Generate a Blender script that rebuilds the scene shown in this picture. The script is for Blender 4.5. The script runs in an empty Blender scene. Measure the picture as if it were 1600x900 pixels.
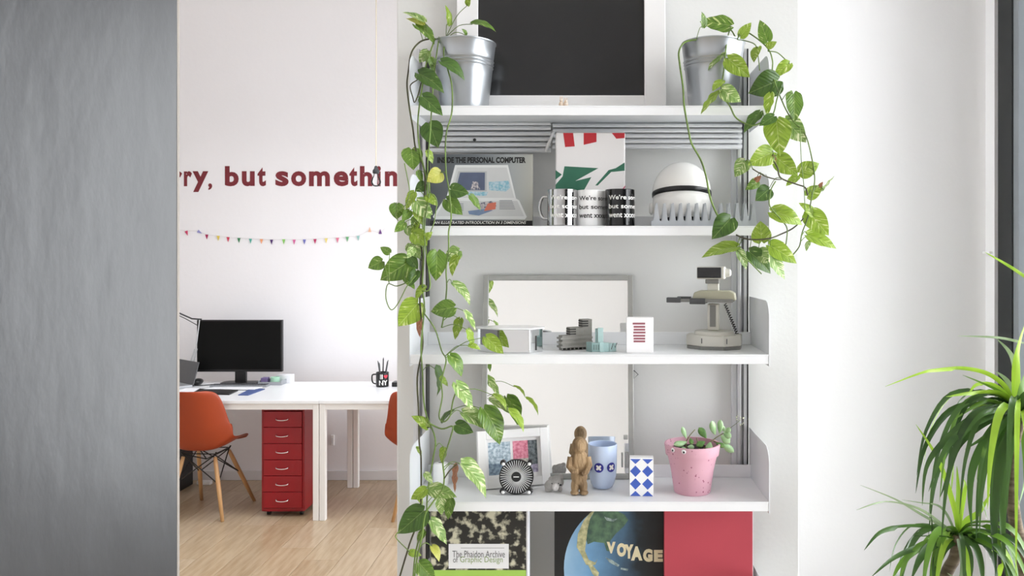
import bpy, bmesh, math, random
from mathutils import Vector, Matrix

# ------------------------------------------------------------------ camera, sky, exposure
SC = bpy.context.scene
COL = SC.collection
F, CX, HY, ZC = 1250.0, 921.0, 400.0, 1.606     # focal length in pixels, vanishing point, eye height

cam_d = bpy.data.cameras.new('camera')
cam = bpy.data.objects.new('camera', cam_d)
COL.objects.link(cam)
cam.location = (0, 0, ZC)
cam.rotation_euler = (math.pi / 2, 0, 0)
cam_d.sensor_width = 36.0
cam_d.lens = F / 1600 * 36.0
cam_d.shift_x = (800 - CX) / 1600
cam_d.shift_y = (HY - 450) / 1600
cam_d.clip_start = 0.02
SC.camera = cam

world = bpy.data.worlds.new('overcast_sky')
SC.world = world
world.use_nodes = True
bgn = world.node_tree.nodes['Background']
bgn.inputs[0].default_value = (0.945, 0.972, 1.0, 1)
bgn.inputs[1].default_value = 5.2

SC.view_settings.view_transform = 'Standard'
SC.view_settings.look = 'None'
SC.view_settings.gamma = 1
SC.view_settings.use_curve_mapping = False
SC.view_settings.exposure = 0.62
SC.cycles.max_bounces = 12
SC.cycles.diffuse_bounces = 8
SC.cycles.glossy_bounces = 6
SC.cycles.transparent_max_bounces = 12
SC.cycles.sample_clamp_indirect = 6
SC.cycles.use_denoising = True


def portal(name, loc, rot, sx, sy):
    """tells the renderer where the daylight comes in (a window opening); gives no light itself"""
    d = bpy.data.lights.new(name, 'AREA')
    d.shape = 'RECTANGLE'
    d.size, d.size_y = sx, sy
    d.cycles.is_portal = True
    o = bpy.data.objects.new(name, d)
    o.location = loc
    o.rotation_euler = rot
    COL.objects.link(o)


R90 = math.pi / 2
ZT = 3.75
XW = 1.362                                         # inner face of the glazed side
portal('daylight_side_window', (XW + .10, .78, 1.65), (0, R90, 0), 2.8, 3.6)
portal('daylight_studio_window', (XW + .10, 4.30, 1.62), (0, R90, 0), 2.9, 2.5)
portal('daylight_added_roof_window', (-1.5, 4.05, ZT + .14), (0, 0, 0), 2.9, 1.3)  # opening added out of view for more light on the desks

# ------------------------------------------------------------------ helpers
RNG = random.Random(11)


def P(px, py, y):
    """point in the room at depth y that the photograph shows at (px, py)"""
    return Vector(((px - CX) / F * y, y, ZC - (py - HY) / F * y))


def S(px, y):
    return px * y / F


def lin(c):
    c = c / 255.0
    return c / 12.92 if c <= 0.04045 else ((c + 0.055) / 1.055) ** 2.4


def rgb(r, g, b):
    return (lin(r), lin(g), lin(b), 1)


MATS = {}


def mat(name, col, rough=.5, metal=0., var=.06, scale=12., bump=0., bscale=60., spec=.5, coat=0., col2=None, stretch=None):
    """procedural material: noise-mixed colour and optional fine relief"""
    if name in MATS:
        return MATS[name]
    m = bpy.data.materials.new(name)
    m.use_nodes = True
    nt = m.node_tree
    b = nt.nodes['Principled BSDF']
    b.inputs['Roughness'].default_value = rough
    b.inputs['Metallic'].default_value = metal
    b.inputs['Specular IOR Level'].default_value = spec
    b.inputs['Coat Weight'].default_value = coat
    tc = nt.nodes.new('ShaderNodeTexCoord')
    mp = nt.nodes.new('ShaderNodeMapping')
    nt.links.new(tc.outputs['Object'], mp.inputs[0])
    if stretch:
        mp.inputs['Scale'].default_value = stretch
    nz = nt.nodes.new('ShaderNodeTexNoise')
    nz.inputs['Scale'].default_value = scale
    nz.inputs['Detail'].default_value = 5
    nt.links.new(mp.outputs[0], nz.inputs['Vector'])
    mx = nt.nodes.new('ShaderNodeMix')
    mx.data_type = 'RGBA'
    c2 = col2 or tuple(c * (1 - 3 * var) for c in col[:3]) + (1,)
    mx.inputs[6].default_value = col
    mx.inputs[7].default_value = c2
    if col2:
        cr = nt.nodes.new('ShaderNodeValToRGB')
        cr.color_ramp.elements[0].position = .38
        cr.color_ramp.elements[1].position = .62
        nt.links.new(nz.outputs[0], cr.inputs[0])
        nt.links.new(cr.outputs[0], mx.inputs[0])
    else:
        nt.links.new(nz.outputs[0], mx.inputs[0])
    nt.links.new(mx.outputs[2], b.inputs['Base Color'])
    if bump:
        n2 = nt.nodes.new('ShaderNodeTexNoise')
        n2.inputs['Scale'].default_value = bscale
        n2.inputs['Detail'].default_value = 6
        nt.links.new(mp.outputs[0], n2.inputs['Vector'])
        bp = nt.nodes.new('ShaderNodeBump')
        bp.inputs['Strength'].default_value = bump
        bp.inputs['Distance'].default_value = .01
        nt.links.new(n2.outputs[0], bp.inputs['Height'])
        nt.links.new(bp.outputs[0], b.inputs['Normal'])
    MATS[name] = m
    return m


def glass_mat(name, tint=(1, 1, 1, 1), rough=0.0, low=.05):
    m = bpy.data.materials.new(name)
    m.use_nodes = True
    nt = m.node_tree
    nt.nodes.clear()
    out = nt.nodes.new('ShaderNodeOutputMaterial')
    mix = nt.nodes.new('ShaderNodeMixShader')
    tr = nt.nodes.new('ShaderNodeBsdfTransparent')
    tr.inputs[0].default_value = tint
    gl = nt.nodes.new('ShaderNodeBsdfGlossy')
    gl.inputs['Roughness'].default_value = rough
    fr = nt.nodes.new('ShaderNodeFresnel')
    fr.inputs[0].default_value = 1.45
    nt.links.new(fr.outputs[0], mix.inputs[0])
    nt.links.new(tr.outputs[0], mix.inputs[1])
    nt.links.new(gl.outputs[0], mix.inputs[2])
    nt.links.new(mix.outputs[0], out.inputs[0])
    MATS[name] = m
    return m


class MB:
    """collects simple solids into one mesh"""

    def __init__(s):
        s.v, s.f = [], []

    def add(s, vs, fs):
        o = len(s.v)
        s.v += [tuple(v) for v in vs]
        s.f += [tuple(i + o for i in f) for f in fs]
        return s

    def box(s, x0, x1, y0, y1, z0, z1, M=None):
        vs = [Vector(p) for p in ((x0, y0, z0), (x1, y0, z0), (x1, y1, z0), (x0, y1, z0),
                                  (x0, y0, z1), (x1, y0, z1), (x1, y1, z1), (x0, y1, z1))]
        if M is not None:
            vs = [M @ v for v in vs]
        return s.add(vs, [(0, 3, 2, 1), (4, 5, 6, 7), (0, 1, 5, 4), (1, 2, 6, 5), (2, 3, 7, 6), (3, 0, 4, 7)])

    def prism(s, poly, a0, a1, axis='y', M=None):
        """poly in (x,z) extruded along y, or (x,y) along z, or (y,z) along x"""
        n = len(poly)

        def pt(p, a):
            v = {'y': (p[0], a, p[1]), 'z': (p[0], p[1], a), 'x': (a, p[0], p[1])}[axis]
            return M @ Vector(v) if M is not None else v
        vs = [pt(p, a0) for p in poly] + [pt(p, a1) for p in poly]
        fs = [tuple(range(n)), tuple(range(2 * n - 1, n - 1, -1))]
        fs += [(i, i + n, (i + 1) % n + n, (i + 1) % n) for i in range(n)]
        return s.add(vs, fs)

    def lathe(s, prof, n=32, c=(0, 0, 0), a0=0., a1=2 * math.pi, M=None):
        closed = abs(a1 - a0 - 2 * math.pi) < 1e-6
        k = n if closed else n + 1
        vs, fs = [], []
        for r, z in prof:
            for i in range(k):
                a = a0 + (a1 - a0) * i / n
                v = Vector((c[0] + r * math.cos(a), c[1] + r * math.sin(a), c[2] + z))
                vs.append(M @ v if M is not None else v)
        for j in range(len(prof) - 1):
            for i in range(n):
                i2 = (i + 1) % k if closed else i + 1
                fs.append((j * k + i, j * k + i2, (j + 1) * k + i2, (j + 1) * k + i))
        return s.add(vs, fs)

    def tube(s, pts, r, n=6, caps=True, taper=None):
        pts = [Vector(p) for p in pts]
        m = len(pts)
        vs, fs = [], []
        up = Vector((0.13, 0.2, 1)).normalized()
        side = None
        for i, p in enumerate(pts):
            t = (pts[min(i + 1, m - 1)] - pts[max(i - 1, 0)])
            t = t.normalized() if t.length > 1e-9 else Vector((0, 0, 1))
            if side is None:
                side = t.cross(up)
                if side.length < .05:
                    side = t.cross(Vector((1, 0, 0)))
            side = (side - t * side.dot(t)).normalized()
            b = t.cross(side)
            rr = r[i] if isinstance(r, (list, tuple)) else r
            if taper is not None:
                rr = rr * (1 + (taper - 1) * i / max(1, m - 1))
            for j in range(n):
                a = 2 * math.pi * j / n
                vs.append(p + side * (rr * math.cos(a)) + b * (rr * math.sin(a)))
        for i in range(m - 1):
            for j in range(n):
                fs.append((i * n + j, i * n + (j + 1) % n, (i + 1) * n + (j + 1) % n, (i + 1) * n + j))
        if caps:
            fs.append(tuple(range(n - 1, -1, -1)))
            fs.append(tuple((m - 1) * n + j for j in range(n)))
        return s.add(vs, fs)

    def ball(s, c, rx, ry=None, rz=None, n=16, m=10, M=None):
        ry = rx if ry is None else ry
        rz = rx if rz is None else rz
        vs, fs = [], []
        for j in range(m + 1):
            th = math.pi * j / m
            for i in range(n):
                a = 2 * math.pi * i / n
                v = Vector((rx * math.sin(th) * math.cos(a), ry * math.sin(th) * math.sin(a), -rz * math.cos(th)))
                v = (M @ v if M is not None else v) + Vector(c)
                vs.append(v)
        for j in range(m):
            for i in range(n):
                fs.append((j * n + i, j * n + (i + 1) % n, (j + 1) * n + (i + 1) % n, (j + 1) * n + i))
        return s.add(vs, fs)

    def mesh(s, name, m=None, smooth=False):
        me = bpy.data.meshes.new(name)
        me.from_pydata(s.v, [], s.f)
        bm = bmesh.new()
        bm.from_mesh(me)
        bmesh.ops.remove_doubles(bm, verts=bm.verts, dist=1e-6)
        bmesh.ops.recalc_face_normals(bm, faces=bm.faces)
        bm.to_mesh(me)
        bm.free()
        if smooth:
            me.polygons.foreach_set('use_smooth', [True] * len(me.polygons))
        if m is not None:
            me.materials.append(m)
        me.update()
        return me

    def build(s, name, m, parent=None, smooth=False, bevel=0., seg=2, auto=None):
        me = s.mesh(name, m, smooth)
        o = bpy.data.objects.new(name, me)
        COL.objects.link(o)
        o.parent = parent
        if auto is not None:
            me.polygons.foreach_set('use_smooth', [True] * len(me.polygons))
            try:
                me.set_sharp_from_angle(angle=math.radians(auto))
            except Exception:
                pass
        if bevel:
            bv = o.modifiers.new('edge', 'BEVEL')
            bv.width = bevel
            bv.segments = seg
            bv.limit_method = 'ANGLE'
            bv.angle_limit = math.radians(40)
        return o


def tag(o, label, cat, group=None):
    o['label'] = label
    o['category'] = cat
    if group:
        o['group'] = group
    return o


def thing(name, label, cat, loc=(0, 0, 0), rz=0., group=None, rx=0.):
    o = bpy.data.objects.new(name, None)
    o.empty_display_size = .05
    COL.objects.link(o)
    o.location = loc
    o.rotation_euler = (rx, 0, rz)
    return tag(o, label, cat, group)


def struct(o):
    o['kind'] = 'structure'
    return o


def smooth_path(pts, k=5):
    """Catmull-Rom through points"""
    pts = [Vector(p) for p in pts]
    out = []
    for i in range(len(pts) - 1):
        p0, p1, p2, p3 = pts[max(i - 1, 0)], pts[i], pts[i + 1], pts[min(i + 2, len(pts) - 1)]
        for j in range(k):
            t = j / k
            out.append(.5 * ((2 * p1) + (p2 - p0) * t + (2 * p0 - 5 * p1 + 4 * p2 - p3) * t * t + (3 * p1 - p0 - 3 * p2 + p3) * t ** 3))
    out.append(pts[-1])
    return out


def text_shape(s, bold=0., shear=0., spacing=1.):
    """outline mesh of a line of lettering, fitted to the unit square"""
    cu = bpy.data.curves.new('lettering', 'FONT')
    cu.body = s
    cu.offset = bold
    cu.shear = shear
    cu.space_character = spacing
    cu.resolution_u = 4
    ob = bpy.data.objects.new('lettering_tmp', cu)
    COL.objects.link(ob)
    dg = bpy.context.evaluated_depsgraph_get()
    me = bpy.data.meshes.new_from_object(ob.evaluated_get(dg))
    vs = [tuple(v.co) for v in me.vertices]
    fs = [tuple(p.vertices) for p in me.polygons]
    bpy.data.objects.remove(ob)
    bpy.data.curves.remove(cu)
    bpy.data.meshes.remove(me)
    x0, x1 = min(v[0] for v in vs), max(v[0] for v in vs)
    y0, y1 = min(v[1] for v in vs), max(v[1] for v in vs)
    return [((v[0] - x0) / (x1 - x0), (v[1] - y0) / (y1 - y0)) for v in vs], fs


def lettering(parent, s, m, x0, x1, z0, z1, y=-.0006, bold=0., shear=0., name='lettering', wrap=None, slope=0., spacing=1.):
    """flat lettering facing -y on its thing, or wrapped round a cylinder of radius wrap"""
    vs, fs = text_shape(s, bold, shear, spacing)
    out = []
    for u, v in vs:
        x, z = x0 + u * (x1 - x0), z0 + v * (z1 - z0) + slope * u
        if wrap:
            a = x / wrap
            out.append(((wrap + .0005) * math.sin(a), -(wrap + .0005) * math.cos(a), z))
        else:
            out.append((x, y, z))
    return MB().add(out, fs).build(name, m, parent)


def decal(parent, polys, m, y=-.0003, name='print', th=.00015):
    if name == 'small_print':
        mb = MB()
        for p in polys:
            mb.prism(p, y, y + th, 'y')
        mb.build(name, m, parent)['kind'] = 'stuff'
        return
    for p in polys:
        MB().prism(p, y, y + th, 'y').build(name, m, parent)


def disc(cx, cz, rx, rz=None, n=20, a0=0.):
    rz = rz or rx
    return [(cx + rx * math.cos(a0 + 2 * math.pi * i / n), cz + rz * math.sin(a0 + 2 * math.pi * i / n)) for i in range(n)]


# ------------------------------------------------------------------ common materials
M_WALL = mat('white_wall_paint', rgb(243, 242, 243), .85, var=.01, scale=3, bump=.04, bscale=90)
M_WALLFAR = mat('studio_wall_paint', rgb(241, 239, 242), .85, var=.015, scale=2.5, bump=.08, bscale=30)
M_CEIL = mat('ceiling_paint', rgb(245, 244, 240), .9, var=.01)
M_SHELF = mat('white_powder_coat', rgb(238, 239, 241), .38, var=.01, bump=.01, bscale=400)
M_PANEL = mat('pale_grey_powder_coat', rgb(226, 228, 231), .42, var=.012)
M_ALU = mat('anodised_aluminium', rgb(205, 206, 208), .35, .75, var=.02)
M_BLACK = mat('black_plastic', rgb(20, 20, 21), .35, var=.03)
M_DARK = mat('dark_steel', rgb(52, 54, 56), .45, .2, var=.04)
M_WHITE = mat('white_plastic', rgb(245, 245, 245), .35, var=.01)
M_CHROME = mat('chrome', rgb(225, 226, 228), .08, 1., var=.01)
M_PRINTK = mat('black_print', rgb(22, 21, 22), .6, var=.02)
M_PRINTW = mat('white_print', rgb(244, 243, 240), .6, var=.01)

# ------------------------------------------------------------------ the room
YW, YR, YF = 2.33, 2.75, 5.74            # shelf wall, right wall, studio wall, ceiling
M_FLOOR = mat('floor_screed', rgb(200, 186, 166), .5, var=.04)
M_WOOD = []
for i, c in enumerate(((186, 166, 138), (179, 158, 130), (190, 171, 145))):
    M_WOOD.append(mat('oak_laminate_%d' % i, rgb(*c), .28, var=.05, scale=7, stretch=(6, .7, 1), col2=rgb(c[0] - 16, c[1] - 19, c[2] - 21)))
PX0, PX1, PY0, PY1 = -3.6, 0.2, 3.55, YF
fl = MB()
fl.box(-6.2, 1.75, -3.7, PY0, -.1, 0).box(-6.2, PX0, PY0, 5.95, -.1, 0).box(PX1, 1.75, PY0, 5.95, -.1, 0).box(PX0, PX1, PY0, 5.95, -.1, -.012)
floor = struct(fl.build('floor', M_FLOOR))
plank_mesh = {}
x, row = PX0, 0
while x < PX1 - .01:
    w = min(.19, PX1 - x)
    y = PY0 - RNG.random() * .9
    while y < PY1 - .01:
        a, b = max(y, PY0), min(y + 1.25, PY1)
        y += 1.25
        if b - a < .03:
            continue
        o = MB().box(.0008, w - .0008, .0006, b - a - .0006, -.012, 0).build('plank', M_WOOD[RNG.randrange(3)], floor, bevel=.0012, seg=1)
        o.location = (x, a, 0)
    x += .19
    row += 1

RX0, RX1, RY0, RY1 = -2.95, -.05, 3.4, 4.7         # unseen roof opening, added to brighten the studio
ce = MB().box(-6.2, 1.75, -3.7, RY0, ZT, ZT + .1).box(-6.2, 1.75, RY1, 5.95, ZT, ZT + .1).box(-6.2, RX0, RY0, RY1, ZT, ZT + .1).box(RX1, 1.75, RY0, RY1, ZT, ZT + .1)
struct(ce.build('ceiling', M_CEIL))
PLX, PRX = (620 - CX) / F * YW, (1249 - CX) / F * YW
struct(MB().box(PLX, PRX, YW, YR + .15, 0, ZT).build('wall_back', mat('shade_greyed_wall_paint', rgb(225, 225, 223), .85, var=.01, scale=3, bump=.04, bscale=90), bevel=.004))  # wall white greyed to stand in for the weaker light on the pier
struct(MB().box(PRX + .001, XW + .12, YR, YR + .15, 0, ZT).build('wall_right', M_WALL))
struct(MB().box(-6.2, XW + .12, YF, YF + .15, 0, ZT).build('wall_far', M_WALLFAR))
struct(MB().box(-6.2, -6.05, 2.9, YF, 0, ZT).box(-6.05, -3.05, 2.9, 3.05, 0, ZT).box(-3.2, -3.05, -1.6, 2.9, 0, ZT).build('wall_side', M_WALL))
struct(MB().box(-3.2, XW + .14, -1.75, -1.6, 0, ZT).build('wall_rear', M_WALL))
# glazed side: reveal next to the corner, sills and lintel
YN = -1.05                                         # near end of the side window
YJ = 2.69                                         # where the dark window frame starts
side = MB().box(XW, XW + .14, YJ, YR, 0, ZT).box(XW, XW + .14, YN, YJ, 3.08, ZT).box(XW, XW + .14, YN, YJ, 0, .2).box(XW, XW + .14, -1.6, YN, 0, ZT)
side.box(XW, XW + .14, YR + .15, 3.05, 0, ZT).box(XW, XW + .14, 3.05, 5.55, 3.08, ZT).box(XW, XW + .14, 3.05, 5.55, 0, .16).box(XW, XW + .14, 5.55, YF, 0, ZT)
struct(side.build('wall_window_side', M_WALL))
struct(MB().box(XW - .012, XW, YJ + .012, YR, 1.612, 1.622).build('trim_1', M_WHITE, bevel=.002))

M_FRAME = mat('graphite_window_frame', rgb(44, 46, 47), .55, .0, var=.05, spec=.3)
M_FRAME2 = mat('pale_window_gasket', rgb(150, 156, 160), .35, .5, var=.05)
M_PANE = glass_mat('window_glass')


def window(name, y0, y1, z0, z1, nm, rail=.06):
    w = struct(MB().box(XW + .015, XW + .125, y1 - .035, y1, z0, z1).build(name, M_FRAME, bevel=.003))
    MB().box(XW - .008, XW + .03, y1 - .125, y1 - .036, z0, z1).build('jamb', M_FRAME, w, bevel=.003)
    MB().box(XW - .004, XW + .045, y1 - .158, y1 - .126, z0, z1).build('glazing_bead', M_FRAME2, w, bevel=.002)
    MB().box(XW + .01, XW + .11, y0, y1 - .16, z0, z0 + rail).build('bottom_rail', M_FRAME, w, bevel=.003)
    MB().box(XW + .01, XW + .11, y0, y1 - .16, z1 - .06, z1).build('top_rail', M_FRAME, w, bevel=.003)
    n = nm
    for k in range(n):
        a = y0 + (y1 - .16 - y0) * k / n
        MB().box(XW + .01, XW + .11, a, a + .05, z0 + rail + .001, z1 - .061).build('mullion', M_FRAME, w, bevel=.003)
        MB().box(XW + .055, XW + .061, a + .051, y0 + (y1 - .16 - y0) * (k + 1) / n - .002, z0 + rail + .001, z1 - .061).build('pane', M_PANE, w)
    return w


window('window_1', YN, YJ, .2, 3.08, 2)
window('window_2', 3.05, 5.55, .16, 3.08, 2)

w3 = struct(MB().box(RX0, RX1, RY0, RY0 + .04, ZT, ZT + .1).box(RX0, RX1, RY1 - .04, RY1, ZT, ZT + .1).box(RX0, RX0 + .04, RY0 + .04, RY1 - .04, ZT, ZT + .1).box(RX1 - .04, RX1, RY0 + .04, RY1 - .04, ZT, ZT + .1).build('added_roof_window', M_FRAME))  # frame of the added skylight, not a known part of the room
MB().box(RX0 + .041, RX1 - .041, RY0 + .041, RY1 - .041, ZT + .05, ZT + .056).build('pane', M_PANE, w3)

# baseboard of the studio wall
struct(MB().box(-6.0, XW, YF - .014, YF, 0, .068).build('baseboard_far', mat('baseboard_paint', rgb(226, 224, 226), .6, var=.02), bevel=.003))

# big grey burnished panel on the left
m = mat('burnished_grey_plaster', rgb(60, 61, 64), .3, .0, var=.14, scale=4, bump=.22, bscale=6, spec=.75, stretch=(1.6, 1, .55))
ang = math.radians(42)
wl = MB().box(-1.0, 0, -.0, .055, -0, ZT).build('wall_left', m, bevel=.002)
wl.location = P(277, 0, 1.92).xy.to_3d()
wl.rotation_euler = (0, 0, ang)
struct(wl)
tr = MB().box(.0, .006, .003, .052, .0, ZT).build('trim_2', mat('raw_panel_edge', rgb(168, 160, 152), .6, var=.06), bevel=.001)
tr.location = wl.location
tr.rotation_euler = wl.rotation_euler
struct(tr)

# ------------------------------------------------------------------ shelving on the pier
YS, YB, HW = 2.04, 2.268, .4595
TH = .0245
Z = [1.9895, 1.6827, 1.3547, .979, .606]
NM = ['top', 'second', 'third', 'fourth', 'lowest']
LAB = ['white metal wall shelf carrying the two galvanised pots, highest of the five',
       'white metal wall shelf carrying the three printed mugs',
       'white metal wall shelf carrying the toy robot and the architectural models',
       'white metal wall shelf carrying the pink pot and the blue cup',
       'white metal wall shelf under the large books, cut off by the bottom of the picture']


def shelf(i):
    z = Z[i]
    t = thing('wall_shelf', LAB[i], 'shelf', (0, YS, z), group='white wall shelves')
    D = YB - YS
    MB().box(-HW + .0025, HW - .0025, 0, D, -.003, 0).build('shelf_board', M_SHELF, t)
    MB().box(-HW + .0025, HW - .0025, 0, .003, -TH, -.0031).build('front_lip', M_SHELF, t, bevel=.0012)
    MB().box(-HW + .0025, HW - .0025, D - .003, D, .0002, .036).build('back_lip', M_SHELF, t, bevel=.001)
    MB().box(-HW + .0025, HW - .0025, .0032, D - .0032, -.0065, -.0032).build('underside', M_PANEL, t)
    for s in (-1, 1):
        r, h = .045, .136
        poly = [(-.001, -TH - .006), (D + .0235, -TH - .006), (D + .0235, h)]
        poly += [(-.001 + r * 1.0 - r * math.sin(a), h - r * .9 + r * .9 * math.cos(a)) for a in [k * R90 / 8 for k in range(9)]]
        x0 = s * HW
        MB().prism(poly, x0 - .0022 * (s > 0), x0 + .0022 * (s < 0), 'x').build('end_panel', M_PANEL, t, bevel=.0008)
    return t


for i in range(5):
    shelf(i)

# upright tracks
for px, lb in ((660, 'aluminium shelf upright behind the left trailing vines'), (1158, 'aluminium shelf upright beside the toy robot on the right')):
    x = (px - CX) / F * 2.31
    t = thing('shelf_upright', lb, 'shelf upright', (x, YW, .3), group='aluminium shelf uprights')
    prof = MB().box(-.0135, -.0045, -.038, 0, 0, 1.9).box(-.0045, .004, -.012, 0, 0, 1.9).box(.004, .0135, -.038, 0, 0, 1.9)
    prof.build('track', M_ALU, t, bevel=.0008)
    MB().box(-.0045, .004, -.014, -.0122, .0, 1.9).build('slot', M_ALU, t)
    side_ = MB().box(-.026, -.0136, -.02, 0, 0, 1.9).build('flange', M_PANEL, t)
    MB().box(.0136, .0172, -.0385, 0, 0, 1.9).build('cable', M_BLACK, t)

# ------------------------------------------------------------------ far room: lettering, bunting, bulb
M_RED = mat('maroon_vinyl', rgb(122, 34, 44), .5, var=.04)
t = thing('wall_lettering', 'maroon vinyl words rry, but somethin across the far white wall', 'wall lettering', (0, YF, 0))
LET = [('s', 205, 224, 0, 0), ('o', 228, 252, 0, 0), ('r', 270, 284.5, 0, 0), ('r', 287.5, 300, 0, 0), ('y', 301, 325.5, -9, 0), (',', 325.5, 331.5, -6, 4.5),
       ('b', 351.5, 373, 0, 1), ('u', 378, 398, 0, 0), ('t', 402.5, 415.5, 0, 2), ('s', 430.5, 451, 0, 0), ('o', 455, 478.5, 0, 0), ('m', 483, 515.5, 0, 0),
       ('e', 521.5, 544.5, 0, 0), ('t', 546, 558.5, 0, 2), ('h', 562.5, 582, 0, 1), ('i', 589, 595, 0, 1), ('n', 601.5, 621.5, 0, 0), ('g', 627, 648, -9, 0)]
for ch, x0, x1, dz, top in LET:
    vs, fs = text_shape(ch, .038)
    zb = P(0, 291 - dz, YF).z
    zt = P(0, {0: 267.5, 1: 259.5, 2: 261.5}.get(top, 286.5), YF).z
    xa, xb = P(x0, 0, YF).x, P(x1, 0, YF).x
    mb = MB()
    mb.add([(xa + u * (xb - xa), -.0005, zb + v * (zt - zb)) for u, v in vs], fs)
    o = mb.build('letter', M_RED, t)
    sd = o.modifiers.new('vinyl', 'SOLIDIFY')
    sd.thickness = .002
    sd.offset = 0

FLAGS = [(291.4, 361, (214, 70, 110), 20), (309.5, 361, (150, 150, 205), 60), (323.7, 366.5, (170, 40, 90), 0), (341.6, 368.5, (232, 205, 90), 0), (357, 370.5, (212, 70, 95), 0),
         (373.9, 372, (70, 140, 95), 0), (392, 373, (95, 180, 165), 0), (409, 373.6, (240, 165, 120), 0), (424.8, 374.5, (80, 40, 110), 0), (443.8, 374, (150, 215, 110), 0),
         (460, 374.5, (215, 105, 160), 0), (476, 374.3, (115, 115, 190), 0), (492.6, 373.5, (190, 55, 105), 0), (510, 372.3, (242, 222, 130), 0), (527.8, 371.5, (222, 120, 150), 0),
         (543, 370, (110, 180, 125), 0), (560, 368.5, (150, 195, 190), 0), (578, 362.5, (235, 190, 160), 180), (594.5, 365.5, (105, 60, 130), 180)]
t = thing('bunting', 'string of tiny pastel triangular flags on the far wall', 'bunting', (0, YF, 0))
pts = [P(270, 357, YF), P(284, 359.5, YF)] + [P(f[0], f[1] if f[3] < 90 else f[1] - 2, YF) for f in FLAGS] + [P(601, 357, YF)]
MB().tube([(p.x, -.004, p.z) for p in smooth_path(pts, 3)], .0009, 4).build('string', mat('bunting_string', rgb(214, 210, 210), .8), t)
for i, (px, py, c, r) in enumerate(FLAGS):
    p = P(px, py, YF)
    a = math.radians(r)
    tri = [(-.0115, 0), (.0115, 0), (0, -.036)]
    tri = [(u * math.cos(a) - v * math.sin(a), u * math.sin(a) + v * math.cos(a)) for u, v in tri]
    MB().prism([(p.x + u, p.z + v) for u, v in tri], -.0065, -.0058, 'y').build('flag', mat('bunting_%d' % i, rgb(*c), .8, var=.05), t)

yb = 5.0
c = P(587.5, 277, yb)
t = thing('pendant_bulb', 'bare clear light bulb hanging on a thin cord', 'light bulb', (c.x, yb, 0))
MB().tube([(0, 0, ZT), (.002, 0, 2.7), (0, 0, P(0, 262, yb).z)], .0026, 6).build('cord', mat('cord_fabric', rgb(222, 208, 180), .8), t)
zt = P(0, 259, yb).z
MB().lathe([(.003, 0), (.009, -.004), (.012, -.018), (.021, -.03), (.021, -.045), (.016, -.05), (.0, -.05)], 20, (0, 0, zt)).build('socket', M_DARK, t, auto=40)
M_BULB = glass_mat('bulb_glass', (.97, .97, .97, 1))
MB().lathe([(.013, -.05), (.016, -.062), (.028, -.085), (.031, -.1), (.028, -.116), (.016, -.128), (.0, -.131)], 24, (0, 0, zt)).build('glass_bulb', M_BULB, t, smooth=True)
MB().tube([(-.01, 0, zt - .098), (-.004, 0, zt - .05), (.004, 0, zt - .05), (.01, 0, zt - .098)], .0007, 4).build('filament', M_ALU, t)

# ------------------------------------------------------------------ desks
M_DESK = mat('white_desk_foil', rgb(240, 241, 244), .25, var=.008)
M_DLEG = mat('white_desk_steel', rgb(236, 234, 232), .6, var=.005)
YD0, YD1, ZD = 4.845, 5.58, .73
XD = (498 - CX) / F * YD0


def desk(x0, x1, label):
    t = thing('desk', label, 'desk', (x0, YD0, 0), group='white studio desks')
    w, d = x1 - x0, YD1 - YD0
    MB().box(0, w, 0, d, ZD - .02, ZD).build('desk_top', M_DESK, t, bevel=.002)
    ap = MB().box(.037, w - .037, .006, .026, ZD - .056, ZD - .0205)
    ap.build('front_apron', M_DLEG, t, bevel=.001)
    MB().box(.037, w - .037, d - .026, d - .006, ZD - .056, ZD - .0205).build('rear_apron', M_DLEG, t, bevel=.001)
    for xa in (.004, w - .026):
        MB().box(xa, xa + .022, .044, d - .044, ZD - .056, ZD - .0205).build('side_apron', M_DLEG, t, bevel=.001)
    for xa in (.001, w - .037):
        for ya in (.004, d - .042):
            MB().box(xa, xa + .036, ya, ya + .036, .0, ZD - .0205).build('leg', M_DLEG, t, bevel=.003)
    return t


desk(XD - 1.25, XD - .001, 'white desk with the black monitor on it')
desk(XD + .001, XD + 1.25, 'white desk with the black mug of pens on it')

# ------------------------------------------------------------------ red drawer units
M_REDM = mat('red_lacquered_steel', rgb(148, 14, 26), .36, var=.03)
M_REDD = mat('red_drawer_front', rgb(152, 10, 26), .34, var=.03)
yc0, yc1 = 4.92, 5.35
xc0, xc1 = (408 - CX) / F * yc0, (475 - CX) / F * yc0
t = thing('drawer_unit', 'red metal six-drawer unit on castors under the desk', 'drawer unit', (xc0, yc0, 0))
w, d = xc1 - xc0, yc1 - yc0
zb0, zt0 = .034, .665
cb = MB().box(0, .012, .008, d, zb0, zt0).box(w - .012, w, .008, d, zb0, zt0).box(.012, w - .012, .008, d, zt0 - .012, zt0)
cb.box(.012, w - .012, .008, d, zb0, zb0 + .018).box(.012, w - .012, d - .01, d, zb0 + .018, zt0 - .012)
cb.build('cabinet_body', M_REDM, t, bevel=.0015)
hz = (zt0 - .014 - zb0 - .02) / 6
for k in range(6):
    z0 = zb0 + .02 + k * hz
    dr = MB().box(.0135, w - .0135, .0, .3, z0 + .0015, z0 + hz - .0015).build('drawer', M_REDD, t, bevel=.002)
    hc = z0 + hz * .5
    xm = w * .5
    MB().tube(smooth_path([(xm - .036, -.001, hc + .008), (xm - .034, -.016, hc), (xm, -.02, hc - .004), (xm + .034, -.016, hc), (xm + .036, -.001, hc + .008)], 3), .0032, 6).build('handle', M_CHROME, dr, smooth=True)
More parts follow.
